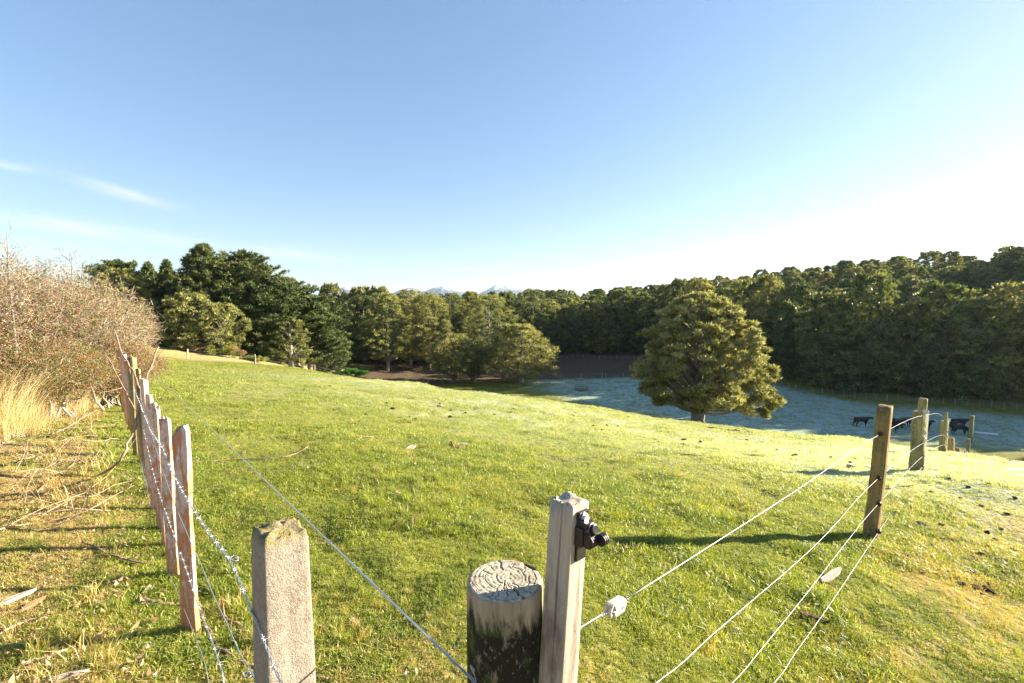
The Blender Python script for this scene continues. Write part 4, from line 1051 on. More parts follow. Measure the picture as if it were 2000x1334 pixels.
p4, b4, h4, w4 = fpost(1857, 905, 856, 9, R(10), m_brown_post, 16, depth=19, lean=R(-3))
for px, pt, w, dd_ in ((1868, 875, 8, 26), (1885, 881, 4.5, 36), (1889, 857, 5, 46), (1892, 812, 6, 54)): fpost(px, 900, pt, w, R(8), m_green_post, int(px), depth=dd_)
D3, D4 = 13.9, 19.0
RW = [
    [(1122, 1233, 1.03), (1140, 1222), (1176, 1200), None, (1226, 1168), (1384, 1068), (1567, 950), (1716, 850, 4.93), (1804, 812, 8.95), (1848, 823, D3), (1868, 889, 25.8)],
    [(1150, 1440), (1282, 1334), (1331, 1296), (1388, 1243), (1468, 1174), (1552, 1102), (1620, 1037), (1714, 936, 4.93), (1804, 865, 8.95), (1848, 852, D3), (1866, 886, 19.0)],
    [(1190, 1560), (1430, 1334), (1483, 1273), (1582, 1151), (1658, 1053), (1714, 986, 4.93), (1803, 891, 8.95), (1847, 869, D3), (1862, 884, 18.8)],
    [(1235, 1620), (1512, 1334), (1555, 1273), (1620, 1182), (1714, 1042, 4.93), (1772, 958), (1802, 912, 8.95), (1846, 881, D3), (1862, 893, 18.8)]]
def to3(pt): return P(*pt) if len(pt) == 3 else on_plane(pt[0], pt[1], RF0, RFD)
for wi, w in enumerate(RW):
    run = []; runs = []
    for q in w:
        if q is None: runs.append(run); run = []
        else: run.append(to3(q))
    runs.append(run); g = Geo()
    for rn_ in runs: g.tube(spline(rn_, 5), .0016 if wi else .0018, 6)
    g.obj('wire', m_wire_w, rf)
# insulators on the posts, cord on the second
for (po, pts_) in ((p1, ((1719, 848, 4.95), (1717, 934, 4.95), (1717, 984, 4.95), (1717, 1038, 4.95))), (p2, ((1803, 865, 8.95), (1803, 890, 8.95), (1802, 911, 8.95))), (p3, ((1848, 852, D3), (1848, 868, D3), (1846, 880, D3)))):
    for q in pts_:
        c_ = to3(q); g = Geo(); s_ = 1.25
        g.box(c_ + Vector((-.014, -.004, 0)), (.034, .022, .036), Matrix.Rotation(.7, 3, 'Z')); cyl(g, c_, (.7, .7, .1), .013 * s_, .034); cyl(g, c_ + Vector((.01, .01, 0)), (.7, .7, .1), .019 * s_, .006); cyl(g, c_ - Vector((.01, .01, 0)), (.7, .7, .1), .019 * s_, .006)
        o = g.obj('insulator', m_black, rf)
for (q0, q1) in (((1803, 806, 8.9), (1803, 868, 8.9)), ((1848, 820, 13.85), (1848, 858, 13.85))):
    g = Geo(); a, b = P(*q0), P(*q1); n_c = 14; pts_ = [a.lerp(b, i / n_c) + Vector((.03 + .02 * math.sin(i * 1.7), -.02 * math.cos(i * 2.1), 0)) for i in range(n_c + 1)]
    g.tube(pts_, [.012 + .006 * abs(math.sin(i * 1.3)) for i in range(n_c + 1)], 6)
    for k in range(5): g.tube([a + Vector((-.05, -.07, .01 * k)), a + Vector((.03, -.09, .012 * k)), a + Vector((.08, 0, .01 * k)), a + Vector((.03, .05, .01 * k))], .008, 5)
    g.obj('cord', m_rope, rf)
# white strain insulator in the top wire
ic = on_plane(1202, 1185, RF0, RFD); ax = (on_plane(1228, 1166, RF0, RFD) - on_plane(1176, 1200, RF0, RFD)).normalized()
up_ = Vector((0, 0, 1)); sd = ax.cross(up_).normalized(); up_ = sd.cross(ax).normalized(); M3 = Matrix((ax, sd, up_)).transposed()
si = thing('strain_insulator', 'grubby white slotted insulator joining the top fence wire near the square post', 'insulator', ic); si.rotation_euler = M3.to_euler()
g = Geo()
for s_ in (-1, 1):
    g.box((0, 0, .0145 * s_), (.050, .020, .0075)); g.box((0, .0115 * s_, 0), (.050, .006, .030))
    cyl(g, (.022 * s_, 0, 0), (0, 1, 0), .0185, .022, 18); cyl(g, (.0, 0.0115 * s_, .006), (1, 0, 0), .006, .048, 8); cyl(g, (0, .0115 * s_, -.010), (1, 0, 0), .006, .048, 8)
o = g.obj('body', m_white, si); bv = o.modifiers.new('bevel', 'BEVEL'); bv.width = .0018; bv.segments = 2
g = Geo()
for s_ in (-1, 1):
    g.tube([(.045 * s_, 0, 0), (.030 * s_, .013, .002), (.012 * s_, .017, 0), (.002 * s_, 0, -.002), (.012 * s_, -.017, 0), (.030 * s_, -.013, .002), (.045 * s_, 0, 0)], .0019, 6)
    g.tube([(.045 * s_ + .0012 * i * s_ * 1.6, .0035 * math.cos(i * 1.3), .0035 * math.sin(i * 1.3)) for i in range(14)], .0014, 5)
g.obj('wire_tie', m_wire, si)

# ------------------------------------------------------------------ left fence: concrete post, battens, barbed and plain wires
lf = thing('batten_fence', 'old wire fence on the left with flaking red battens, barbed wire and a concrete post', 'fence', (0, 0, 0))
cp_ = P(546, 1034, 1.16); zg = gz(cp_.x, cp_.y); ch = cp_.z - zg
me = post_mesh(.112, .118, ch, corner=.16, segs=46, jag=.016, wob=.0016, seed=21, n=56, slope=(-.03, .0))
co = np.empty(len(me.vertices) * 3); me.vertices.foreach_get('co', co); co = co.reshape(-1, 3)
f_ = 1 + .34 * (1 - np.clip(co[:, 2], 0, ch) / ch) * .9; co[:, 0] *= f_; co[:, 1] *= f_
tz = smooth(co[:, 2], ch - .018, ch); cd = 1 - .07 * tz; co[:, 0] *= cd; co[:, 1] *= cd
me.vertices.foreach_set('co', co.ravel()); at = me.attributes.new('moss', 'FLOAT', 'POINT'); at.data.foreach_set('value', np.clip(smooth(co[:, 2], ch - .03, ch - .004) , 0, 1).astype(np.float32))
link('concrete_post', me, m_conc, lf, (cp_.x, cp_.y, zg), (0, 0, facing(cp_.x, cp_.y, R(-15))))
BAT = [(2.66, 845, .112, .03, .0), (3.28, 822, .095, .03, .01), (3.72, 798, .06, .03, -.02), (4.02, 790, .075, .025, .015), (4.4, 772, .085, .03, -.01), (4.8, 742, .10, .04, .0), (5.3, 722, .055, .04, .02), (5.8, 735, .08, .03, -.02), (6.3, 698, .10, .08, 0), (6.8, 716, .09, .03, -.05), (7.3, 700, .10, .03, .03), (7.9, 705, .09, .03, -.02), (8.5, 690, .10, .03, .02),
       (9.2, 690, .10, .03, -.03), (10, 684, .10, .03, .02), (10.9, 680, .1, .03, -.02), (11.9, 676, .1, .03, .02), (13, 670, .11, .09, 0), (14.2, 668, .1, .03, .02), (15.6, 662, .1, .03, .02), (17.5, 660, .1, .03, 0), (19.5, 657, .1, .03, .02)]
BAT = [(d, p_, w * (1 if i == 0 else .84), t_, l_) for i, (d, p_, w, t_, l_) in enumerate(BAT)]

for k, (d, pyt, w, dk_, ln) in enumerate(BAT):
    t = (d - LF0[1]) / LFD[1]; x = LF0[0] + LFD[0] * t; z = gz(x, d); h = P(1000, pyt, d).z - z
    mt = m_green_post if k in (6, 8, 17) else m_red
    h = min(max(h, 1.0), 1.45) + .05; z -= .05
    o = link('batten' if dk_ < .06 else 'fence_post', post_mesh(w, dk_, h - .0, below=.25 if dk_ > .06 else -0.04, corner=.3, segs=16, jag=.06 if k in (0, 1, 2, 7) else .03, wob=.006, seed=40 + k, slope=(-.35 if k == 0 else .1, 0), n=20), mt, lf, (x, d, z), (ln * .6, ln, math.atan2(LFD[1], LFD[0]) + .55 + .25 * math.sin(k * 2.3)))
def lp(px, py): return on_plane(px, py, LF0, LFD)
OFF = Vector((-.74, -.673, 0)) * .0
def barbed(pts, r=.0013, upto=5.5):
    P_ = spline(pts, 8); g = Geo(); L = 0; cum = [0]
    for a, b in zip(P_, P_[1:]): L += (b - a).length; cum.append(L)
    def at(s):
        i = max(0, min(len(P_) - 2, next((j for j in range(len(cum) - 1) if cum[j + 1] >= s), len(cum) - 2))); t = (s - cum[i]) / max(1e-6, cum[i + 1] - cum[i]); return P_[i].lerp(P_[i + 1], t), (P_[i + 1] - P_[i]).normalized()
    a_, b_ = [], []; s = 0
    while s < min(L, upto):
        p, d = at(s); u = d.orthogonal().normalized(); u = Vector((0, 0, 1)).cross(d).normalized(); v = d.cross(u); ph = s / .028 * math.pi
        a_.append(p + (u * math.cos(ph) + v * math.sin(ph)) * .0021); b_.append(p - (u * math.cos(ph) + v * math.sin(ph)) * .0021); s += .007 if s < 2.2 else .02
    g.tube(a_, r, 5); g.tube(b_, r, 5)
    if L > upto: g.tube([at(s_)[0] for s_ in np.arange(upto - .03, L, .2)], .0026, 4)
    s = .03; k = 0; rb = random.Random(3)
    while s < L:
        p, d = at(s); u = Vector((0, 0, 1)).cross(d).normalized(); v = d.cross(u); ph = rb.uniform(0, 3)
        g.tube([p + d * (.006 * (i / 8 - .5) * 2.4) + (u * math.cos(i * 1.1) + v * math.sin(i * 1.1)) * .0042 for i in range(12)], .0012, 4)
        for q in range(4):
            an = ph + q * math.pi / 2 + rb.uniform(-.3, .3); e = (u * math.cos(an) + v * math.sin(an)); o_ = d * (.004 if q % 2 else -.004)
            g.tube([p + o_, p + o_ + e * .015 + d * rb.uniform(-.004, .004)], [.0013, .0004], 4)
        s += rb.uniform(.085, .11)
    return g
def front(pts): return [lp(*p) + Vector((-.03, -.02, 0)) for p in pts]
wl1 = [(700, 1420), (624, 1328), (592, 1272), (563, 1210), (522, 1128), (493, 1075), (453, 1033), (411, 983), (364, 916), (341, 869), (312, 832), (276, 757)]
barbed([lp(*p) + Vector((-.040, -.055, .0)) for p in wl1]).obj('barbed_wire', m_wire, lf)
wl3 = [(475, 1390), (460, 1334), (453, 1300), (432, 1243), (406, 1181), (385, 1124), (359, 1056), (338, 1004), (312, 931), (289, 838)]
barbed(front(wl3)).obj('barbed_wire', m_wire, lf)
for wl in ([(545, 1362), (530, 1329), (514, 1296), (493, 1268), (465, 1210), (437, 1157), (411, 1098), (385, 1046), (343, 952), (300, 830), (282, 770)],
           [(440, 1380), (427, 1334), (416, 1285), (390, 1223), (364, 1165), (343, 1119), (328, 1098), (305, 1000), (288, 905)],
           [(420, 1400), (398, 1334), (375, 1243), (354, 1176), (333, 1119), (317, 1072), (302, 1004), (284, 900)],
           [(398, 1400), (385, 1334), (359, 1202), (338, 1134), (312, 1040), (299, 978), (280, 890)]):
    g = Geo(); g.tube(spline(front(wl), 4), .0017, 5); g.obj('wire', m_wire_d if wl[0][0] < 500 else m_wire, lf)
for q in ((490, 1078), (515, 1298)):
    c_ = lp(*q) + Vector((-.03, -.04, 0)); g = Geo(); g.tube([c_ + Vector((.012 * math.cos(i * .9), .006 * math.sin(i * .9), .006 * math.sin(i * .7))) for i in range(12)], .0022, 5); g.obj('wire_tie', m_wire_d, lf)
ow = thing('offset_wire', 'thick taut plain wire slanting from the round post to the far left fence', 'wire', (0, 0, 0))
A_, B_ = P(934, 1338, .985), P(287, 717, 13.5)
g = Geo(); wr = [B_.lerp(A_, i / 20) for i in range(21)]
for i in range(2): a = math.pi * (1.2 + i * .05); wr.append(Vector((rp.x + (RRad + .006) * math.cos(a), rp.y + (RRad + .006) * math.sin(a), A_.z - .002 * i)))
g.tube(wr, .0030, 8); g.obj('strand', m_wire, ow)

# ------------------------------------------------------------------ hawthorn hedge
m_twig = mat_leaf('hawthorn_twig', (0.11, 0.072, 0.06), (0.28, 0.20, 0.165), (0.50, 0.395, 0.34), 0.0, 0.85, 0.1)
m_hleaf = mat_leaf('hawthorn_leaf', (0.08, 0.075, 0.02), (0.22, 0.19, 0.06), (0.4, 0.34, 0.14), 0.35)
m_berry = mat_plain('red_berry', (0.42, 0.03, 0.02), 0.4, 0, 0.5, 0.3, 30)
def hedge_bush(seed, H, Rx, Ry, ntw=15000, nleaf=15000, nb=1500):
    r = np.random.default_rng(seed); g = Geo(); C = []
    for i in range(46):
        a = r.uniform(0, 6.28); el_ = math.asin(r.uniform(-.05, 1)); q = r.uniform(.55, .95)
        tip = Vector((Rx * q * math.cos(a) * math.cos(el_), Ry * q * math.sin(a) * math.cos(el_), H * .42 + H * .58 * q * math.sin(el_)))
        b0 = Vector((r.normal() * .35, r.normal() * .35, -.1)); limb(r, g, b0, tip, .035, .006, .05, 6, .12)
    def ribbons(n, ln, wd, lo, up, outw):
        d = r.normal(size=(n, 3)); d /= np.linalg.norm(d, axis=1)[:, None]; d[:, 2] = np.abs(d[:, 2]) * np.where(r.random(n) < .82, 1, -.55)
        lump = .74 + .26 * vnoise(np.arctan2(d[:, 1], d[:, 0]) * 2.3 + seed, d[:, 2] * 3.1) + .22 * vnoise(np.arctan2(d[:, 1], d[:, 0]) * 7 + seed, d[:, 2] * 9)
        q = r.uniform(lo, 1.0, n) ** .8 * lump
        p = np.stack([d[:, 0] * Rx * q, d[:, 1] * Ry * q, H * .42 + d[:, 2] * H * .58 * q], -1); p[:, :2] *= (.66 + .34 * smooth(p[:, 2], .1 * H, .55 * H))[:, None]; p[:, 2] = np.maximum(p[:, 2], .05)
        v = d * outw + r.normal(size=(n, 3)) * .6; v[:, 2] += up; v /= np.linalg.norm(v, axis=1)[:, None]
        L = ln * r.uniform(.4, 1.3, n); s = np.cross(v, r.normal(size=(n, 3))); s /= np.linalg.norm(s, axis=1)[:, None]; s *= wd * r.uniform(.5, 1.2, n)[:, None]
        mid = p + v * (L * .5)[:, None] + r.normal(size=(n, 3)) * (L * .08)[:, None]
        V = np.stack([p - s, p + s, mid + s * .6, mid - s * .6, p + v * L[:, None]], 1).reshape(-1, 3)
        b = np.arange(n)[:, None] * 5; T = np.concatenate([b + [0, 1, 2], b + [0, 2, 3], b + [3, 2, 4]], 1).reshape(-1, 3)
        return V, T, np.repeat(np.clip(.5 + r.normal(size=n) * .25, 0, 1), 5), p
    V, T, tn, _ = ribbons(ntw * 2, .17, .0034, .2, .12, .5)
    VL, TL, tL, _ = ribbons(nleaf * 2, .038, .012, .3, .1, .3)
    VB, TB, tB, pb = ribbons(nb, .02, .01, .5, 0, .2)
    oc = np.array([(1, 0, 0), (0, 1, 0), (-1, 0, 0), (0, -1, 0), (0, 0, 1), (0, 0, -1)]) * .011
    Vb = (pb[:, None] + oc).reshape(-1, 3); fo = np.array([(0, 1, 4), (1, 2, 4), (2, 3, 4), (3, 0, 4), (1, 0, 5), (2, 1, 5), (3, 2, 5), (0, 3, 5)])
    Tb = (np.arange(len(pb))[:, None, None] * 6 + fo).reshape(-1, 3)
    return g, (V, T, tn), (VL, TL, tL), (Vb, Tb)
hb = [hedge_bush(1, 3.2, 2.1, 2.3), hedge_bush(2, 3.0, 1.9, 2.1)]
hb.append(hedge_bush(3, 1.9, 1.5, 1.5, ntw=5000, nleaf=16000, nb=2600))
first_h = {}
HED = [(-10.6, 8.0, 0, 1.08, 'nearest hawthorn bush, cut by the left edge, thick with red berries'), (-10.6, 10.3, 1, 1.06, 'hawthorn bush with red berries, second along the hedge'), (-11.7, 12.0, 1, 1.0, 'pale lichened hawthorn leaning over the red battens'),
       (-13.6, 12.6, 0, 1.0, 'hawthorn bush deep in the hedge behind the leaning one'), (-15.0, 15.8, 1, 1.08, 'twiggy hawthorn at far end of the hedge by the fence'), (-17.8, 18.5, 0, 1.1, 'last hawthorn of the hedge, mostly hidden'), (-12.6, 7.6, 0, 1.12, 'tall hawthorn at back of the hedge on the far left'), (-20.5, 22, 1, 1.0, 'hawthorn beyond the end of the hedge'),
       (-9.3, 8.9, 2, .85, 'low leafy briar thick with red hips at the left edge'), (-9.7, 10.7, 2, .85, 'low leafy briar with red hips behind the dry tussocks'), (-10.9, 12.3, 2, .8, 'low leafy briar under the leaning hawthorn')]
for k, (x, y, i, s_, lab) in enumerate(HED):
    g, tw, lv, br_ = hb[i]; z = gz(x, y)
    if i not in first_h:
        t = thing('hawthorn_bush', lab, 'bush', (x, y, z), k * 1.3, 'hawthorn bushes of the hedge'); g.obj('branches', m_bark2, t)
        link('twigs', mesh_np('twigs', tw[0], tris=tw[1], attrs={'tint': tw[2]}), m_twig, t)
        link('leaves', mesh_np('leaves', lv[0], tris=lv[1], attrs={'tint': lv[2]}), m_hleaf, t)
        link('berries', mesh_np('berries', br_[0], tris=br_[1]), m_berry, t); first_h[i] = t; t.scale = (s_,) * 3
    else: dup(first_h[i], (x, y, z), k * 1.3, s_, lab)
# bare saplings over the hedge
def sapling(px, depth, pyt, label, seed):
    r = np.random.default_rng(seed); p = P(px, 700, depth); z = gz(p.x, p.y); H = P(px, pyt, depth).z - z; g = Geo(); br = Geo()
    g.tube([(0, 0, -.1), (.05, 0, H * .4), (-.03, .05, H * .75), (.05, 0, H)], [.03, .022, .012, .003], 5)
    for i in range(34):
        t = r.uniform(.45, .97); a = r.uniform(0, 6.28); L = (1.1 - t) * H * .35 + .12; p0 = Vector((0, 0, H * t)); d = Vector((math.cos(a), math.sin(a), r.uniform(.5, 1.4))).normalized()
        m1 = p0 + d * L * .5 + Vector(r.normal(size=3)) * .03; tp_ = p0 + d * L + Vector(r.normal(size=3)) * .06; br.tube([p0, m1, tp_], [.006, .004, .0015], 3, False)
        for j in range(4): q = m1.lerp(tp_, r.random()); br.tube([q, q + (d + Vector(r.normal(size=3)) * .6).normalized() * L * .3], [.003, .001], 3, False)
    t = thing('bare_sapling', label, 'sapling', (p.x, p.y, z)); g.obj('stem', m_bark2, t); br.obj('branches', m_bark2, t)
sapling(28, 8.6, 452, 'bare thin sapling rising above the hedge at the far left', 1); sapling(150, 11, 488, 'bare sapling above the middle of the hedge', 2); sapling(172, 13.5, 500, 'second bare sapling leaning right over the hedge', 3); sapling(100, 12, 505, 'small leafless shoot above the hedge dip', 5)

# ------------------------------------------------------------------ dead brushwood and sticks
m_stick = mat_bark('dead_branch', (0.16, 0.10, 0.06), (0.42, 0.30, 0.2), (40, 40, 6))
m_stick2 = mat_bark('pale_dead_twig', (0.34, 0.24, 0.16), (0.58, 0.44, 0.31), (40, 40, 6))
bw = Geo(); rb = np.random.default_rng(12)
for i in range(150):
    s = rb.uniform(4.2, 15); off = rb.uniform(.12, 2.3) if s > 5 else rb.uniform(.3, 1.3)
    x = LF0[0] + LFD[0] * s - LFD[1] * off; y = LF0[1] + LFD[1] * s + LFD[0] * off
    z = gz(x, y); L = rb.uniform(.3, 1.5); a = rb.uniform(0, 6.28); rise = abs(rb.normal()) * .45 * (1 if s > 5 else .3)
    p = Vector((x, y, z + .01)); pts_ = [p]; d = Vector((math.cos(a), math.sin(a), rise)).normalized()
    for k in range(5):
        d = (d + Vector(rb.normal(size=3)) * .22).normalized(); q = pts_[-1] + d * L / 5; q.z = max(q.z, gz(q.x, q.y) + .01); pts_.append(q)
    if sum(((q.x - LF0[0]) * -LFD[1] + (q.y - LF0[1]) * LFD[0]) > .03 for q in pts_) < 6: continue
    r0 = rb.uniform(.002, .007); bw.tube(pts_, [r0 * (1 - .14 * k) for k in range(6)], 4, False)
    for k in range(3):
        q = pts_[1 + k]; e_ = (d + Vector(rb.normal(size=3)) * .7).normalized(); bw.tube([q, q + e_ * L * .2, q + e_ * L * .34 + Vector((0, 0, .03))], [r0 * .5, r0 * .35, .001], 3, False)
tag(bw.obj('brushwood', m_stick2), 'tangle of dead twigs and brushwood under the hawthorn hedge', 'brushwood', kind='stuff')


def stick(name, label, pts_, r0, r1, mat=m_stick, twigs=3, seed=0, lift=.012, cat='stick'):
    """pts_: pixels on the ground, or pixel + depth"""
    rs = np.random.default_rng(seed); W = []
    for q in pts_:
        if len(q) == 3: W.append(P(*q))
        else: h = ground_hit(q[0], q[1]); W.append(h + Vector((0, 0, lift + r0)))
    S = spline(W, 5); n_ = len(S); S = [p + Vector(rs.normal(size=3)) * r0 * .5 for p in S]; g = Geo(); g.tube(S, [r0 + (r1 - r0) * i / (n_ - 1) for i in range(n_)], 7)
    for k in range(twigs):
        i = int(rs.uniform(.3, .95) * (n_ - 1)); d = (S[min(i + 1, n_ - 1)] - S[i - 1]).normalized(); e_ = (d + Vector((rs.normal() * .6, rs.normal() * .6, abs(rs.normal()) * .4))).normalized(); L = (S[-1] - S[0]).length * rs.uniform(.08, .2)
        g.tube([S[i], S[i] + e_ * L * .5, S[i] + e_ * L + Vector((0, 0, .01))], [r1 * .8, r1 * .5, r1 * .2], 5, False)
    return tag(g.obj(name, mat), label, cat)


stick('arched_branch', 'long bowed dead branch springing from the grass over the red battens', [(187, 942), (234, 900, 4.6), (260, 843, 4.75), (276, 786, 4.85), (286, 739, 4.95), (309, 676, 5.1)], .013, .009, twigs=2, seed=1, cat='branch')
stick('arched_branch', 'thin red brown branch slanting down from the hedge to the battens', [(226, 650, 5.6), (238, 690, 5.4), (258, 722, 5.2), (273, 760, 5.0)], .008, .011, twigs=3, seed=2, cat='branch')
stick('arched_branch', 'thin dead branch curving out of the hedge in front of far battens', [(205, 690, 6), (222, 720, 5.8), (245, 765, 5.4), (262, 800, 5.0)], .006, .008, twigs=3, seed=22, cat='branch')
stick('fallen_branch', 'crooked branch on the grass right behind the nearest red batten', [(372, 908), (450, 901), (520, 900), (570, 893), (605, 876)], .009, .006, seed=3)
stick('fallen_branch', 'short dark stick on the grass right of the concrete post', [(560, 1072), (600, 1069), (650, 1066)], .007, .006, twigs=0, seed=4)
stick('fallen_branch', 'thick crooked branch lying under the fence beside the nearest batten', [(272, 1184), (320, 1187), (365, 1196), (430, 1216), (470, 1240), (520, 1260)], .013, .009, seed=5)
stick('fallen_branch', 'brown branch dropping below the nearest batten toward the concrete post', [(385, 1190), (408, 1245), (450, 1290), (500, 1315), (560, 1328), (640, 1335)], .010, .008, seed=6)
stick('fallen_branch', 'thin curved stick left of the second batten', [(160, 1062), (200, 1085), (240, 1100), (285, 1110), (325, 1112)], .008, .006, seed=7)
stick('fallen_branch', 'thin dark stick in the litter left of the arched branch', [(95, 972), (140, 966), (175, 960)], .007, .005, seed=8)
stick('fallen_branch', 'grey branch in the grass at the far left edge', [(0, 985), (60, 978), (95, 945), (140, 925)], .009, .006, seed=9)
stick('fallen_branch', 'bleached stick pointing up in the bottom left corner', [(0, 1248), (45, 1228), (95, 1216)], .009, .006, m_stick2, seed=10)
stick('fallen_branch', 'broken pale stick at bottom left below the bleached one', [(40, 1312), (85, 1296), (130, 1285)], .012, .010, m_stick2, twigs=0, seed=11)
stick('fallen_branch', 'thin stick lying on the pasture between lone tree and round post', [(1322, 888), (1360, 892), (1402, 900)], .012, .008, seed=12)
stick('fallen_branch', 'small curved twig on grass behind the square post', [(1288, 932), (1320, 933), (1345, 925)], .008, .006, seed=13)
stick('fallen_branch', 'forked dark branch on the ground between first and second right posts', [(1718, 956), (1735, 958), (1755, 953), (1780, 954)], .012, .008, seed=14, twigs=6)
stick('fallen_branch', 'long dark stick on the pale brow below the lone totara', [(1385, 838), (1440, 845), (1482, 850)], .05, .03, seed=15)
stick('fallen_branch', 'thin stick beside the clumps of bark in mid pasture', [(880, 862), (905, 866), (930, 870)], .012, .008, seed=16)
stick('fallen_branch', 'faint straw coloured stick on the grass left of centre', [(690, 853), (730, 858)], .010, .008, seed=17)


def ends(a, b):
    p, q = ground_hit(*a), ground_hit(*b); return math.atan2(q.y - p.y, q.x - p.x), (q - p).length


def chip(name, label, px, py, L, W, Hh, rz, mat, seed=0, tilt=0.0, group=None, cat='wood scrap'):
    p = ground_hit(px, py); r = np.random.default_rng(seed); n_ = 14; V = []
    for z in (0, 1):
        for i in range(n_): a = 2 * math.pi * i / n_; k = 1 + r.normal() * .10; V.append((math.copysign(abs(math.cos(a)) ** .6, math.cos(a)) * L / 2 * k, math.sin(a) * W / 2 * k * (1 - .35 * math.cos(a)), z * Hh + r.normal() * Hh * .12))
    g = Geo(); g.add(V, [tuple(range(n_ - 1, -1, -1)), tuple(range(n_, 2 * n_))] + [(i, (i + 1) % n_, n_ + (i + 1) % n_, n_ + i) for i in range(n_)])
    return tag(g.obj(name, mat, None, p + Vector((0, 0, .015)), (tilt, -tilt * .5, rz)), label, cat, group)


m_pale = mat_post('bleached_wood', (0.36, 0.29, 0.22), (0.58, 0.50, 0.41), (0.36, 0.28, 0.2), streak=(4, 40, 40))
m_dark = mat_post('rotten_wood', (0.07, 0.045, 0.03), (0.16, 0.10, 0.06), (0.04, 0.03, 0.02), streak=(4, 40, 40))
m_red2 = mat_plain('red_bark', (0.42, 0.19, 0.10), .8, 0, .2, .4, 20)
chip('broken_board', 'pale bleached piece of board lying in the grass between the white wires', 1623, 1135, .36, .06, .02, ends((1590, 1152), (1657, 1117))[0], m_pale, 1, .05)
chip('broken_board', 'dark rotten strip of wood on the grass between the lowest wires', 1590, 1218, .20, .04, .016, ends((1565, 1205), (1615, 1232))[0], m_dark, 2)
chip('bark_piece', 'pale piece of bark standing in the mid pasture', 800, 879, .20, .09, .03, R(40), m_pale, 3, .6)
chip('bark_piece', 'reddish piece of bark upright in the mid pasture', 884, 874, .24, .10, .03, R(120), m_red2, 4, 1.0)
chip('bark_piece', 'small brown bark piece right of the reddish one', 897, 880, .18, .07, .03, R(80), m_dark, 5, .8)
chip('bark_piece', 'flat tan bark piece above the reddish one', 903, 871, .20, .09, .03, R(5), m_pale, 6, .2)
chip('bark_piece', 'pale splinter of wood in the litter at bottom left', 35, 1180, .20, .045, .02, R(70), m_pale, 7)
chip('bark_piece', 'brown splinter in the bottom left litter beside the pale one', 62, 1190, .16, .03, .02, R(85), m_red2, 8)
chip('bark_piece', 'flat bleached scrap near the bottom left corner', 135, 1328, .16, .04, .015, R(30), m_pale, 9)

m_dirt = mat_bark('dark_clod', (0.03, 0.02, 0.013), (0.09, 0.062, 0.042), (20, 20, 20))
rc_ = random.Random(31); cl_me = []
for s_ in range(5):
    bm = bmesh.new(); bmesh.ops.create_icosphere(bm, subdivisions=2, radius=1)
    for v in bm.verts: v.co *= .72 + .6 * mnoise.noise(v.co * 1.3 + Vector((s_ * 7, 0, 0))); v.co.z *= .5
    me = bpy.data.meshes.new('mud_clod'); bm.to_mesh(me); bm.free(); me.materials.append(m_dirt); cl_me.append(me)
def clods(name, n, region, rad, label, group, cat):
    for i in range(n):
        if callable(region): px, py = region()
        p = ground_hit(px, py); o = link(name, cl_me[i % 5], None, None, p + Vector((0, 0, rad * .35)), (rc_.uniform(-.2, .2), 0, rc_.uniform(0, 6))); s_ = rad * rc_.uniform(.4, 1.3); o.scale = (s_ * rc_.uniform(.8, 1.5), s_, s_)
        tag(o, label, cat, group)
clods('mud_clod', 40, lambda: (rc_.gauss(1870, 60), rc_.gauss(1085, 38)), .042, 'dark mud clod kicked up on the right side of the fence', 'mud clods right of the fence', 'mud clod')
clods('mud_clod', 16, lambda: (rc_.uniform(1740, 1990), rc_.uniform(915, 1040)), .045, 'dark clod scattered on the pale grass behind the right fence posts', 'clods on the pale grass', 'mud clod')
clods('mud_clod', 14, lambda: (rc_.uniform(1915, 1990), rc_.gauss(1130, 22)), .04, 'dark mud clod near the right edge of the bare patch', 'mud clods at the right edge', 'mud clod')
clods('dung_lump', 36, lambda: (rc_.gauss(940, 170), rc_.gauss(806, 12)), .09, 'small dark dung lump on the pale hillside in mid distance', 'dung lumps on the hillside', 'dung')
clods('dung_lump', 22, lambda: (rc_.uniform(1150, 1680), 0) if False else (lambda x: (x, 815 + (x - 1150) * .12 + rc_.uniform(8, 40)))(rc_.uniform(1150, 1680)), .08, 'small dark dung lump on the brow below the lone totara', 'dung lumps on the brow', 'dung')
clods('dung_lump', 14, lambda: (rc_.uniform(560, 800), rc_.uniform(750, 830)), .07, 'small dark lump on the green hillside left of centre', 'dung lumps left of centre', 'dung')

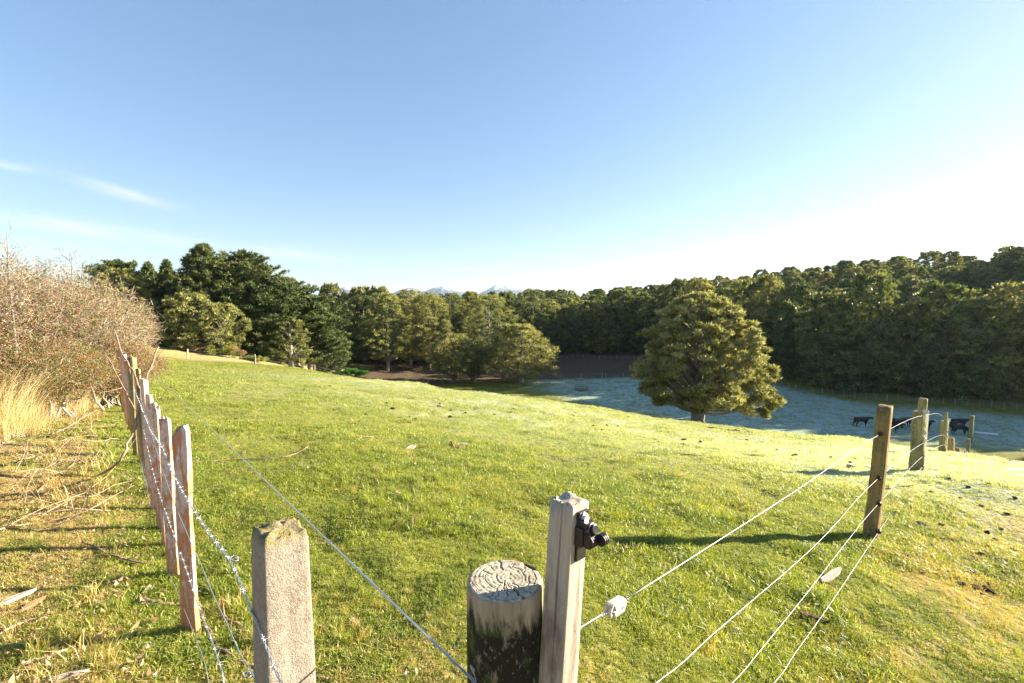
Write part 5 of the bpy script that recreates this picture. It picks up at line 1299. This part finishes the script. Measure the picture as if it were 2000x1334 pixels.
# molehill-like rough green clumps in the mid pasture are part of the grass; dry grass tussocks at the left
m_straw = mat_leaf('straw_blade', (0.42, 0.28, 0.12), (0.68, 0.50, 0.26), (0.85, 0.70, 0.45), 0.35, 0.6, 0.1)
def tussock(px, py, H, Rr, n, label, seed, depth=None):
    r = np.random.default_rng(seed); p = ground_hit(px, py); V = []; T = []; tn = []
    for i in range(n):
        a = r.uniform(0, 6.28); rr = Rr * math.sqrt(r.random()); b = np.array([rr * math.cos(a), rr * math.sin(a), -.02]); L = H * r.uniform(.4, 1.1); out_ = r.uniform(.1, .75) * L
        wd = r.uniform(.003, .007); an = r.uniform(0, 3.14); s_ = np.array([math.cos(an), math.sin(an), 0]) * wd / 2; da = a + r.normal() * .5; prev = None; k0 = len(V)
        for k in range(5):
            t = k / 4; c_ = b + np.array([math.cos(da) * out_ * t ** 1.8, math.sin(da) * out_ * t ** 1.8, L * (t - .22 * t ** 3)]); V += [c_ - s_ * (1 - t * .9), c_ + s_ * (1 - t * .9)]
        for k in range(4): q = k0 + 2 * k; T += [(q, q + 1, q + 3), (q, q + 3, q + 2)]
        tn += [r.random()] * 10
    t = link('dry_grass_tussock', mesh_np('dry_grass_tussock', np.array(V), tris=T, attrs={'tint': tn}), m_straw, None, p); return tag(t, label, 'dry grass', 'dry grass tussocks below the hedge')
tussock(40, 818, 1.35, .55, 1500, 'tall pale dry grass tussock at the left edge under the berries', 1); tussock(108, 808, 1.1, .5, 1100, 'dry grass tussock just right of the tallest one', 2); tussock(8, 850, .6, .5, 900, 'low golden tussock at the left edge below the tall one', 3); tussock(140, 800, .45, .45, 700, 'low dry tussock at the right end of the tussock row', 4); tussock(-40, 845, 1.3, .6, 1000, 'dry tussock reaching in from beyond the left edge', 5)

# ------------------------------------------------------------------ cattle
m_cow, nt, out = new_mat('black_hide'); n1 = noise_tex(nt, 14, 4, .6, coords(nt)); principled(nt, out, mix_col(nt, ramp(nt, n1, .3, .7), (0.006, 0.006, 0.006), (0.018, 0.015, 0.013)), 0.6, 0.3)
def cow_mesh(pose):
    # head height / reach by pose
    hx, hz, nz_ = {'up': (1.38, 1.36, 1.30), 'level': (1.48, 1.18, 1.2), 'graze': (1.40, 0.22, .86)}[pose]
    mz = hz - (.12 if pose != 'graze' else .10); mxx = hx + (.30 if pose != 'graze' else .06)
    J = [((-.92, 0, 1.16), .16), ((-.72, 0, 1.08), .30), ((-.35, 0, 1.0), .36), ((.05, 0, .97), .385), ((.42, 0, 1.0), .36), ((.74, 0, 1.06), .28),
         ((1.06, 0, nz_), .17), ((hx, 0, hz), .125), ((mxx - .1, 0, mz + .02 if pose != 'graze' else .18), .10), ((mxx, 0, mz - .03 if pose != 'graze' else .07), .075)]
    E = [(i, i + 1) for i in range(9)]
    def add(parent, pts_):
        last = parent
        for p, r in pts_: J.append((p, r)); E.append((last, len(J) - 1)); last = len(J) - 1
    ph = {'up': (.05, -.08, -.1, .08), 'level': (.16, -.12, -.14, .12), 'graze': (.18, -.06, .04, -.06)}[pose]
    for s_, o1, o2 in ((1, ph[0], ph[2]), (-1, ph[1], ph[3])):
        add(5, [((.66, .17 * s_, .78), .15), ((.64 + o1 * .5, .18 * s_, .46), .075), ((.66 + o1, .18 * s_, .12), .05), ((.70 + o1, .18 * s_, .03), .062)])
        add(1, [((-.66, .18 * s_, .82), .19), ((-.60 + o2 * .3, .19 * s_, .62), .12), ((-.82 + o2 * .6, .19 * s_, .42), .06), ((-.76 + o2, .19 * s_, .12), .048), ((-.72 + o2, .19 * s_, .03), .062)])
        add(7, [((hx - .06, .14 * s_, hz + .08), .04), ((hx - .10, .27 * s_, hz + .07), .035)])
    add(0, [((-1.03, 0, 1.02), .035), ((-1.06, 0, .7), .022), ((-1.04, 0, .48), .04)])
    me = bpy.data.meshes.new('cow'); me.from_pydata([j[0] for j in J], E, []); me.update(); return me, [j[1] for j in J]
cow_first = {}
COWS = [(1681, 834, 'level', 0, 'black cow standing alone left of the first right fence post, facing right'), (1728, 840, 'up', .2, 'black cow just right of the first fence post, head at rear of the pair'), (1737, 846, 'up', -.5, 'black cow in front of its pair right of the first post, turned to the viewer'),
        (1752, 838, 'level', .1, 'black cow left of the pair midway between the posts'), (1767, 835, 'level', .25, 'black cow behind and right in the pair midway between the posts'), (1803, 843, 'up', .1, 'black cow behind the double post with raised head looking right'),
        (1852, 843, 'level', 0, 'black cow directly behind the third right post'), (1872, 838, 'level', 0, 'black cow at back of the right cluster with head low and forward'), (1873, 849, 'graze', 0, 'black cow grazing in front of the right cluster')]
for k, (px, py, pose, rz, lab) in enumerate(COWS):
    p = ground_hit(px, py, 30)
    if pose not in cow_first:
        me, rad_ = cow_mesh(pose); o = link('cow', me, m_cow); cow_first[pose] = o
        md = o.modifiers.new('skin', 'SKIN'); sk = me.skin_vertices[0].data if me.skin_vertices else None
        if sk is None:
            bm = bmesh.new(); bm.from_mesh(me); bm.verts.layers.skin.verify(); bm.to_mesh(me); bm.free(); sk = me.skin_vertices[0].data
        for v_, r_v in zip(sk, rad_): v_.radius = (r_v * (.82 if r_v > .2 else 1), r_v)
        sk[3].use_root = True; md.use_smooth_shade = True; s2 = o.modifiers.new('sub', 'SUBSURF'); s2.levels = 1; s2.render_levels = 1
    else: o = cow_first[pose].copy(); COL.objects.link(o)
    o.location = p; o.rotation_euler = (0, 0, rz); o.scale = (1.0, 1, 1.0); tag(o, lab, 'cow', 'black cattle on the frosty flat')

# ------------------------------------------------------------------ far fences, gate, trough, ring feeder, pipe
def far_fence(label, line, spacing, h=1.15, wires=5, w=.11, seed=0, battens=True):
    r = random.Random(seed); t = thing('post_and_wire_fence', label, 'fence', (0, 0, 0)); me = post_mesh(w, w * .8, h, seed=5, n=8, segs=4, jag=.02); me.materials.append(m_far_post)
    me2 = post_mesh(w * .55, w * .5, h, below=.0, seed=6, n=8, segs=4, jag=.02); me2.materials.append(m_far_post); tops = []; k = 0
    for (ax, ay), (bx, by) in zip(line, line[1:]):
        L = math.hypot(bx - ax, by - ay); n_ = max(1, round(L / spacing))
        for i in range(n_):
            u = i / n_; x, y = ax + (bx - ax) * u, ay + (by - ay) * u; z = gz(x, y); thin = battens and k % 3; k += 1
            o = link('batten' if thin else 'fence_post', me2 if thin else me, None, t, (x, y, z), (r.gauss(0, .03), r.gauss(0, .04 if not thin else .09), r.uniform(0, 3))); o.scale = (1, 1, r.uniform(.92, 1.12)); tops.append((x, y, z))
    for j in range(wires):
        g = Geo(); g.tube([(x, y, z + .22 + j * (h - .3) / max(1, wires - 1)) for x, y, z in tops], .009, 3, False); g.obj('wire', m_wire_d, t)
    return t
far_fence('long post and wire fence along the foot of the dark forest, behind the cattle', [(118, 57), (101, 66), (82.5, 71.5), (61, 80), (55.5, 86), (52, 98), (50, 112)], 1.55, seed=1)
far_fence('thin fence at back of the ploughed paddock under the shaded trees', [(50, 112), (40, 129), (20, 137.5), (-5, 137), (-22, 131), (-42, 122)], 1.7, h=1.05, seed=2)
pl = []
for px, py in ((615, 728), (683, 735), (745, 741), (804, 742)):
    d_ = {615: 60, 683: 65, 745: 76, 804: 88}[px]; p = P(px, py, d_); pl.append((p.x, p.y))
pl += [(-15, 98), (-8, 102), (0, 103.5), (6, 104), (16, 105), (26, 105.5)]
far_fence('sparse fence between the green pasture and the ploughed paddock', [(-38, 53)] + pl, 6.2, h=1.2, wires=4, w=.14, seed=3, battens=False)


def gate(px, py, wpx, label):
    p = ground_hit(px, py, 60); L = wpx / F * p.y; t = thing('farm_gate', label, 'gate', p, .05); f = Geo(); H = 1.15
    for z in (.15, H): f.tube([(-L / 2, 0, z), (L / 2, 0, z)], .03, 6)
    for x in (-L / 2, L / 2): f.tube([(x, 0, .15), (x, 0, H)], .03, 6)
    f.obj('gate_frame', m_rust, t)
    for k in range(4): g = Geo(); g.tube([(-L / 2, 0, .33 + .19 * k), (L / 2, 0, .33 + .19 * k)], .015, 5); g.obj('rail', m_rust, t)
    g = Geo(); g.tube([(-L / 2, 0.01, .15), (L / 2, .01, H)], .02, 5); g.obj('brace', m_rust, t)
    for s_ in (-1, 1): link('gate_post', post_mesh(.16, .16, 1.35, seed=9, n=10, segs=4), m_far_post, t, (s_ * (L / 2 + .15), 0, 0))
gate(1200, 740, 33, 'grey tube gate into the ploughed paddock, left of the lone totara')
gate(1256, 741, 26, 'timber hung gate partly hidden behind the lone totara')
p = ground_hit(1131, 744, 60); t = thing('water_trough', 'small concrete water trough by the paddock fence, left of the tube gate', 'trough', p, .1); g = Geo()
g.box((0, 0, .28), (1.7, .75, .56), taper=1.06); g.obj('basin', m_conc, t); g = Geo()
for a in ((0, .38, .60, 1.82, .08), (0, -.38, .60, 1.82, .08)): g.box(a[:3], (a[3], a[4], .07))
for a in ((.9, 0), (-.9, 0)): g.box((a[0], a[1], .60), (.08, .68, .07))
g.obj('rim', m_conc, t)
p = ground_hit(1135, 763, 60); t = thing('ring_feeder', 'dark metal cattle ring feeder standing on the shaded flat', 'hay feeder', p); Rf = 1.3
for z in (.12, .55, 1.05): g = Geo(); g.tube([(Rf * math.cos(a), Rf * math.sin(a), z) for a in np.linspace(0, 2 * math.pi, 33)], .032, 5, False); g.obj('hoop', m_rust, t)
for k in range(18): a = 2 * math.pi * k / 18; g = Geo(); g.tube([(Rf * math.cos(a), Rf * math.sin(a), .12), (Rf * 1.0 * math.cos(a + .12), Rf * math.sin(a + .12), 1.05)], .022, 4); g.obj('bar', m_rust, t)
hy = Geo(); rh_ = random.Random(2)
for k in range(260): a = rh_.uniform(0, 6.28); q = rh_.uniform(0, 1.9); b = Vector((q * math.cos(a), q * math.sin(a), rh_.uniform(0, .16) * (1.6 - q * .6))); hy.tube([b, b + Vector((rh_.gauss(0, .2), rh_.gauss(0, .2), rh_.uniform(0, .1)))], .02, 3, False)
tag(hy.obj('hay_litter', m_straw, None, p), 'trampled brown hay in and around the ring feeder', 'hay', kind='stuff')
a, b = ground_hit(1903, 847, 40), ground_hit(1950, 853, 40); g = Geo(); a.z += .16; b.z += .16
g.tube([a, a.lerp(b, .5), b], .12, 14); tag(g.obj('white_pipe', m_pipe), 'white pipe lying on the frosty flat right of the cattle', 'pipe')

# ------------------------------------------------------------------ haze
mh = bpy.data.materials.new('haze'); mh.use_nodes = True; nt = mh.node_tree; nt.nodes.clear(); out = nt.nodes.new('ShaderNodeOutputMaterial'); pv = nt.nodes.new('ShaderNodeVolumePrincipled')
pv.inputs['Density'].default_value = 5e-5; pv.inputs['Color'].default_value = (0.66, 0.82, 1.0, 1); pv.inputs['Anisotropy'].default_value = 0.35; nt.links.new(pv.outputs[0], out.inputs['Volume'])
g = Geo(); g.box((0, 5900, 160), (18800, 12900, 420)); hz_ = g.obj('haze', mh); tag(hz_, kind='stuff')
